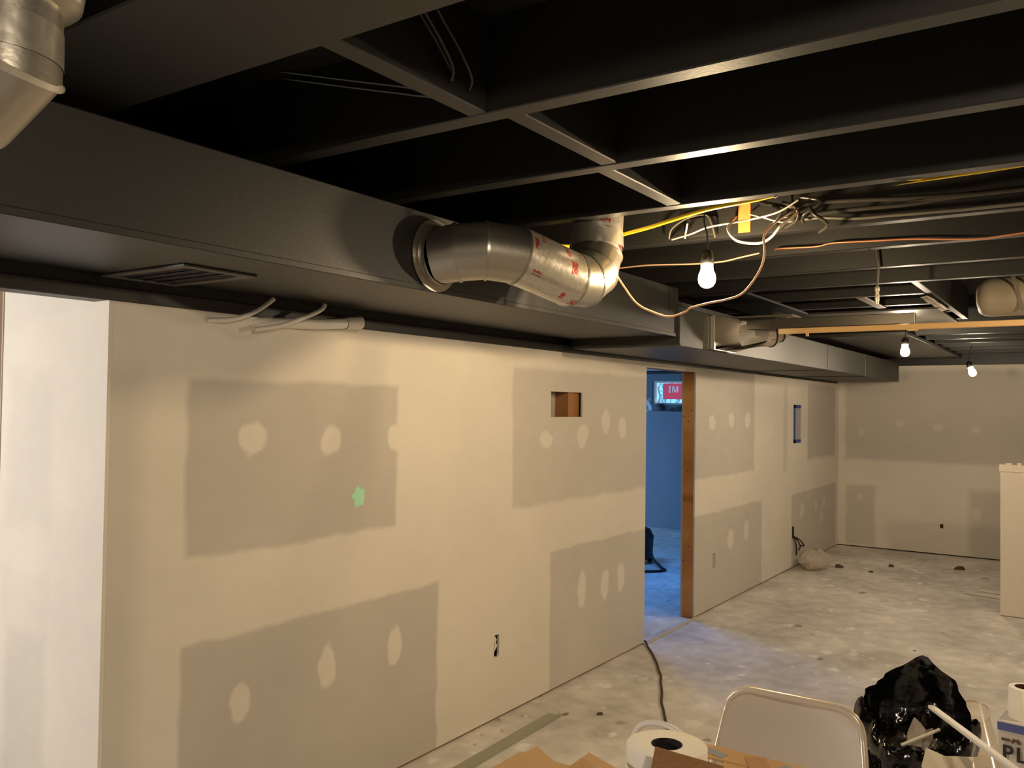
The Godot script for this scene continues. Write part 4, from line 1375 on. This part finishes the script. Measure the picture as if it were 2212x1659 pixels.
	ob3.span(Vector3(1.525, 0.8245, -1.54), Vector3(1.60, 0.8548, -1.64), 0.002)
	put("folded_edge", ob3, card, ox)
	for cp in [[Vector3(1.527, 0.86, -1.706), Vector3(1.514, 0.86, -1.548), Vector3(1.636, 0.86, -1.637), 0.17], [Vector3(1.606, 0.83, -1.813), Vector3(1.608, 0.83, -1.706), Vector3(1.698, 0.83, -1.771), 0.115]]:
		var a: Vector3 = cp[0]
		var l: Vector3 = (cp[1] - a).normalized() * float(cp[3])
		var rr: Vector3 = (cp[2] - a).normalized() * float(cp[3])
		var th := Vector3(0, -0.005, 0)
		var n2 := MB.new()
		n2.quad(a, a + l, a + l + rr, a + rr, Vector3.UP)
		n2.quad(a + th, a + l + th, a + l + rr + th, a + rr + th, Vector3.DOWN)
		n2.quad(a, a + l, a + l + th, a + th, -rr.normalized())
		n2.quad(a, a + rr, a + rr + th, a + th, -l.normalized())
		n2.quad(a + l, a + l + rr, a + l + rr + th, a + l + th, l.normalized())
		n2.quad(a + rr, a + l + rr, a + l + rr + th, a + rr + th, rr.normalized())
		put("flap", n2, card, ox)
	folding_chair()
	trash_bag()
	# joint compound box with a roll on top, right edge
	var jx := thing("compound_box", "white and blue box with large dark lettering at the right edge", "box", Vector3(2.31, 0, -4.62))
	var jb := MB.new()
	jb.box(Vector3(0.06, 0.125, 0), Vector3(0.26, 0.25, 0.22), 0.006, Basis(Vector3.UP, -0.10))
	put("carton", jb, mat("white carton", Color(0.84, 0.81, 0.76), 0.7), jx)
	var B2 := Basis(Vector3.UP, -0.10)
	var bl := MB.new()
	bl.box(B2 * Vector3(0.06, 0.228, 0.111) + Vector3(0.0, 0, 0.006), Vector3(0.258, 0.036, 0.002), 0.0, B2)
	put("blue_band", bl, mat("label blue", Color(0.33, 0.37, 0.62), 0.6), jx)
	letters("PLUS 3", jx, B2 * Vector3(-0.055, 0.06, 0.113) + Vector3(0.0, 0, 0.006), 0.066, Color(0.16, 0.13, 0.16), B2)
	var lg := MB.new()
	for q in [[-0.05, 0.172, 0.035], [0.05, 0.172, 0.05]]:
		lg.box(B2 * Vector3(q[0] + 0.015, q[1], 0.112) + Vector3(0.0, 0, 0.006), Vector3(q[2], 0.012, 0.001), 0.0, B2)
	for s in [-1.0, 1.0]:
		lg.box(B2 * Vector3(0.005 + s * 0.01, 0.172, 0.112) + Vector3(0.0, 0, 0.006), Vector3(0.014, 0.022, 0.001), 0.0, B2 * Basis(Vector3.BACK, s * 0.7))
	put("printed_mark", lg, mat("ink brown", Color(0.36, 0.28, 0.25), 0.7), jx)
	var rl := thing("paper_roll", "small white tape roll with brown core standing on the lettered box", "tape roll", Vector3(2.335, 0.2505, -4.62))
	var rb2 := MB.new()
	rb2.lathe([Vector2(0.045, 0.14), Vector2(0.066, 0.14), Vector2(0.07, 0.137), Vector2(0.07, 0.0), Vector2(0.045, 0.0)], 40)
	put("paper", rb2, mat("white tape paper", Color(0.99, 0.96, 0.89), 0.75), rl)
	var rc := MB.new()
	rc.lathe([Vector2(0.0, 0.04), Vector2(0.044, 0.04), Vector2(0.044, 0.139)], 32)
	put("core", rc, mat("brown core", Color(0.30, 0.19, 0.13), 0.85), rl)
	# clear plastic tube, open end toward the bag
	var pm := StandardMaterial3D.new()
	pm.resource_name = "clear amber plastic"
	pm.albedo_color = Color(0.84, 0.77, 0.64, 0.42)
	pm.transparency = BaseMaterial3D.TRANSPARENCY_ALPHA
	pm.roughness = 0.15
	pm.cull_mode = BaseMaterial3D.CULL_DISABLED
	var tbm := MB.new()
	tbm.tube(PackedVector3Array([Vector3(2.20, 0.47, -3.82), Vector3(2.235, 0.40, -3.70), Vector3(2.30, 0.27, -3.48)]), 0.062, 28, true, false)
	var pt := thing("plastic_tube", "translucent amber plastic tube with an open end behind the black bag", "tube")
	put("film", tbm, pm, pt)
	var rr2 := MB.new()
	rr2.tube(PackedVector3Array([Vector3(2.198, 0.474, -3.827), Vector3(2.2, 0.47, -3.82)]), 0.064, 28, true, false)
	put("rim", rr2, mat("tube rim", Color(0.66, 0.55, 0.38), 0.4), pt)
	# stand for the tube: a low bucket
	var bk := thing("white_bucket", "pale bucket standing behind the black bag", "bucket", Vector3(2.36, 0, -3.5))
	var bm := MB.new()
	bm.lathe([Vector2(0, 0.002), Vector2(0.115, 0.002), Vector2(0.125, 0.02), Vector2(0.14, 0.27), Vector2(0.147, 0.275), Vector2(0.147, 0.285), Vector2(0.138, 0.285), Vector2(0.12, 0.03), Vector2(0, 0.03)], 40)
	put("bucket", bm, mat("bucket plastic", Color(0.78, 0.72, 0.60), 0.5), bk)

func folding_chair() -> void:
	var o := thing("folding_chair", "beige metal folding chair with a rounded back behind the table", "chair", Vector3(1.838, 0, -2.65))
	var paint := mat("beige enamel", Color(0.82, 0.765, 0.70), 0.30, 0.1)
	var tubem := mat("beige tube", Color(0.86, 0.80, 0.72), 0.26, 0.25)
	# inverted U of front legs and back uprights
	var p := PackedVector3Array()
	p.append(Vector3(-0.262, 0.012, 0.38))
	p.append(Vector3(-0.24, 0.45, 0.10))
	p.append(Vector3(-0.222, 0.58, 0.035))
	p.append(Vector3(-0.206, 0.69, 0.0))
	for k in 7:
		var an := PI - k * PI / 12.0
		p.append(Vector3(-0.124 + cos(an) * 0.08, 0.698 + sin(an) * 0.074, -0.004 - 0.012 * sin(an)))
	p.append(Vector3(0.0, 0.7725, -0.016))
	for k in 7:
		var an := PI / 2 - k * PI / 12.0
		p.append(Vector3(0.124 + cos(an) * 0.08, 0.698 + sin(an) * 0.074, -0.004 - 0.012 * sin(an)))
	p.append(Vector3(0.206, 0.69, 0.0))
	p.append(Vector3(0.222, 0.58, 0.035))
	p.append(Vector3(0.24, 0.45, 0.10))
	p.append(Vector3(0.262, 0.012, 0.38))
	var b := MB.new()
	b.tube(p, 0.0115, 14)
	put("front_frame", b, tubem, o)
	# back panel, dished
	var g := []
	for i in 13:
		var f := i / 12.0
		var y := 0.49 + f * 0.272
		var hw := 0.218 - 0.018 * f
		if y > 0.69:
			var q := (y - 0.69) / 0.078
			hw = 0.122 + 0.076 * sqrt(maxf(0.0, 1.0 - q * q))
		var row := []
		for j in 17:
			var u := j / 8.0 - 1.0
			row.append(Vector3(u * hw, y, 0.075 - f * 0.088 - 0.022 * (1.0 - u * u)))
		g.append(row)
	var pb := MB.new()
	pb.sheet(g)
	put("backrest", pb, paint, o)
	var sb := MB.new()
	sb.box(Vector3(0, 0.445, 0.24), Vector3(0.41, 0.02, 0.38), 0.008, Basis(Vector3.RIGHT, -0.05))
	put("seat", sb, paint, o)
	for s in [-1.0, 1.0]:
		var lb := MB.new()
		lb.tube(PackedVector3Array([Vector3(s * 0.215, 0.44, 0.30), Vector3(s * 0.232, 0.012, -0.10)]), 0.0105, 12)
		put("rear_leg", lb, tubem, o)
		for q in [Vector3(s * 0.262, 0.008, 0.384), Vector3(s * 0.232, 0.008, -0.103)]:
			var fb := MB.new()
			fb.lathe([Vector2(0, -0.008), Vector2(0.014, -0.008), Vector2(0.015, 0.0), Vector2(0.0135, 0.018), Vector2(0, 0.018)], 12, Transform3D(Basis(), q))
			put("foot_cap", fb, mat("black plastic", Color(0.06, 0.055, 0.05), 0.45), o)
	var cb := MB.new()
	cb.tube(PackedVector3Array([Vector3(-0.222, 0.22, 0.095), Vector3(0.222, 0.22, 0.095)]), 0.007, 10)
	put("crossbar", cb, tubem, o)

func trash_bag() -> void:
	var o := thing("trash_bag", "shiny black trash bag with open mouth, standing on the floor right of the chair", "bag", Vector3(2.10, 0, -3.08))
	var m := mat("black film", Color(0.035, 0.034, 0.036), 0.16, 0.0, "crumple", 0.5, 1.6)
	m.clearcoat_enabled = true
	m.clearcoat = 0.6
	m.clearcoat_roughness = 0.12
	noise.seed = 6
	noise.frequency = 1.3
	noise.fractal_octaves = 3
	var rows := 22
	var cols := 48
	var g := []
	for i in rows:
		var f := float(i) / (rows - 1)
		var row := []
		for j in cols + 1:
			var an := TAU * (j % cols) / cols
			var e := Vector3(cos(an), 0, sin(an))
			# sin(an) > 0 faces the camera side; rim is low there, high at the back with a peak
			var back := -sin(an)
			var rim := 0.675 + 0.095 * back + 0.045 * exp(-pow(angle_difference(an, -PI / 2 + 0.05) / 0.30, 2.0)) + 0.02 * exp(-pow(angle_difference(an, PI) / 0.3, 2.0))
			var y := 0.002 + f * rim
			var base := 0.185 - 0.03 * f
			if f < 0.12:
				base = 0.12 + 0.065 * f / 0.12
			var pinch := 1.0 - 0.18 * exp(-pow((y - 0.54) / 0.07, 2.0))
			var nz := noise.get_noise_3d(e.x * 1.5, y * 4.0, e.z * 1.5) * 0.03 + noise.get_noise_3d(e.x * 3.0, y * 7.0, e.z * 3.0) * 0.009
			var pleat := sin(an * 5.0 + y * 7.0) * 0.006 * f
			row.append(e * (base * pinch + nz + pleat) + Vector3(0, y, 0) + Vector3(0.01 * f, 0, -0.01 * f))
		g.append(row)
	var b := MB.new()
	b.sheet(g, false, Vector3(0, 0.3, 0))
	put("film", b, m, o)
	# folded-over front lip
	var lg := []
	for i in 6:
		var row := []
		for j in 25:
			var k := (j + cols - 2) % cols
			var q: Vector3 = g[rows - 1][(j + 0) % (cols + 1)]
			var out := Vector3(q.x, 0, q.z).normalized()
			var f := i / 5.0
			row.append(q + out * 0.028 * sin(PI * 0.8 * f) + Vector3(0, -0.10 * f * f + 0.012 * sin(j * 1.7 + i), 0))
		lg.append(row)
	var lb := MB.new()
	lb.sheet(lg)
	put("rolled_lip", lb, m, o)
	# crumpled film inside
	var ig := []
	for i in 9:
		var row := []
		for j in 9:
			var x := -0.13 + j * 0.0325
			var z := -0.13 + i * 0.0325
			row.append(Vector3(x, 0.56 - i * 0.006 + noise.get_noise_2d(x * 14.0, z * 14.0) * 0.07, z))
		ig.append(row)
	var ib := MB.new()
	ib.sheet(ig, true)
	put("inner_fold", ib, mat("grey film", Color(0.13, 0.12, 0.105), 0.3, 0.0, "crumple", 0.4, 3.0), o)
	# a second, slumped bag in front
	var o2 := thing("trash_bag", "slumped black trash bag on the floor in front of the standing bag", "bag", Vector3(2.285, 0, -2.69))
	var g2 := []
	for i in 15:
		var f := i / 14.0
		var row := []
		for j in 37:
			var an := TAU * (j % 36) / 36.0
			var e := Vector3(cos(an), 0, sin(an))
			var rr := 0.155 * sin(PI * (0.10 + 0.88 * f)) + 0.01
			var nz := noise.get_noise_3d(e.x * 2.0 + 7.0, f * 5.0, e.z * 2.0) * 0.06
			row.append(e * maxf(0.004, rr + nz) + Vector3(0, 0.002 + 0.47 * f, 0))
		g2.append(row)
	var b2 := MB.new()
	b2.sheet(g2, true, Vector3(0, 0.22, 0))
	put("film", b2, m, o2)
	# offcuts sticking out of the bag
	var s1 := MB.new()
	s1.bar(Vector3(2.17, 0.715, -3.02), Vector3(2.485, 0.80, -2.32), 0.022, 0.012, Vector3.UP, 0.003)
	one("corner_bead", s1, white_pl, "long white bead strip sticking out of the black bag toward the right edge", "strip", "white strips in the bag")
	var s2 := MB.new()
	s2.bar(Vector3(2.095, 0.602, -2.945), Vector3(2.20, 0.662, -2.985), 0.014, 0.006, Vector3.UP, 0.002)
	one("corner_bead", s2, white_pl, "short white strip lying across the mouth of the black bag", "strip", "white strips in the bag")
	rng.seed = 50
	var scraps := [[Vector3(2.235, 0.605, -2.86), 0.07, Color(0.86, 0.82, 0.76), "white crumpled paper scrap hanging over the right lip of the bag"], [Vector3(2.24, 0.52, -2.70), 0.09, Color(0.84, 0.80, 0.75), "large white paper scrap on top of the slumped bag"], [Vector3(2.275, 0.60, -2.80), 0.05, Color(0.10, 0.22, 0.25), "dark teal scrap under the white bead strip"], [Vector3(2.13, 0.63, -3.06), 0.034, Color(0.62, 0.58, 0.55), "grey paper scrap inside the mouth of the bag"]]
	for q in scraps:
		var sg := []
		for i in 4:
			var row := []
			for j in 4:
				row.append(Vector3((j - 1.5) * q[1] * 0.6 + rng.randf_range(-0.01, 0.01), rng.randf_range(-0.018, 0.018) - 0.02 * i, (i - 1.5) * q[1] * 0.7))
			sg.append(row)
		var sb := MB.new()
		sb.sheet(sg, true)
		var so := one("paper_scrap", sb, mat("scrap" + q[2].to_html(), q[2], 0.6), q[3], "scrap", "scraps in the bags")
		so.position = q[0]
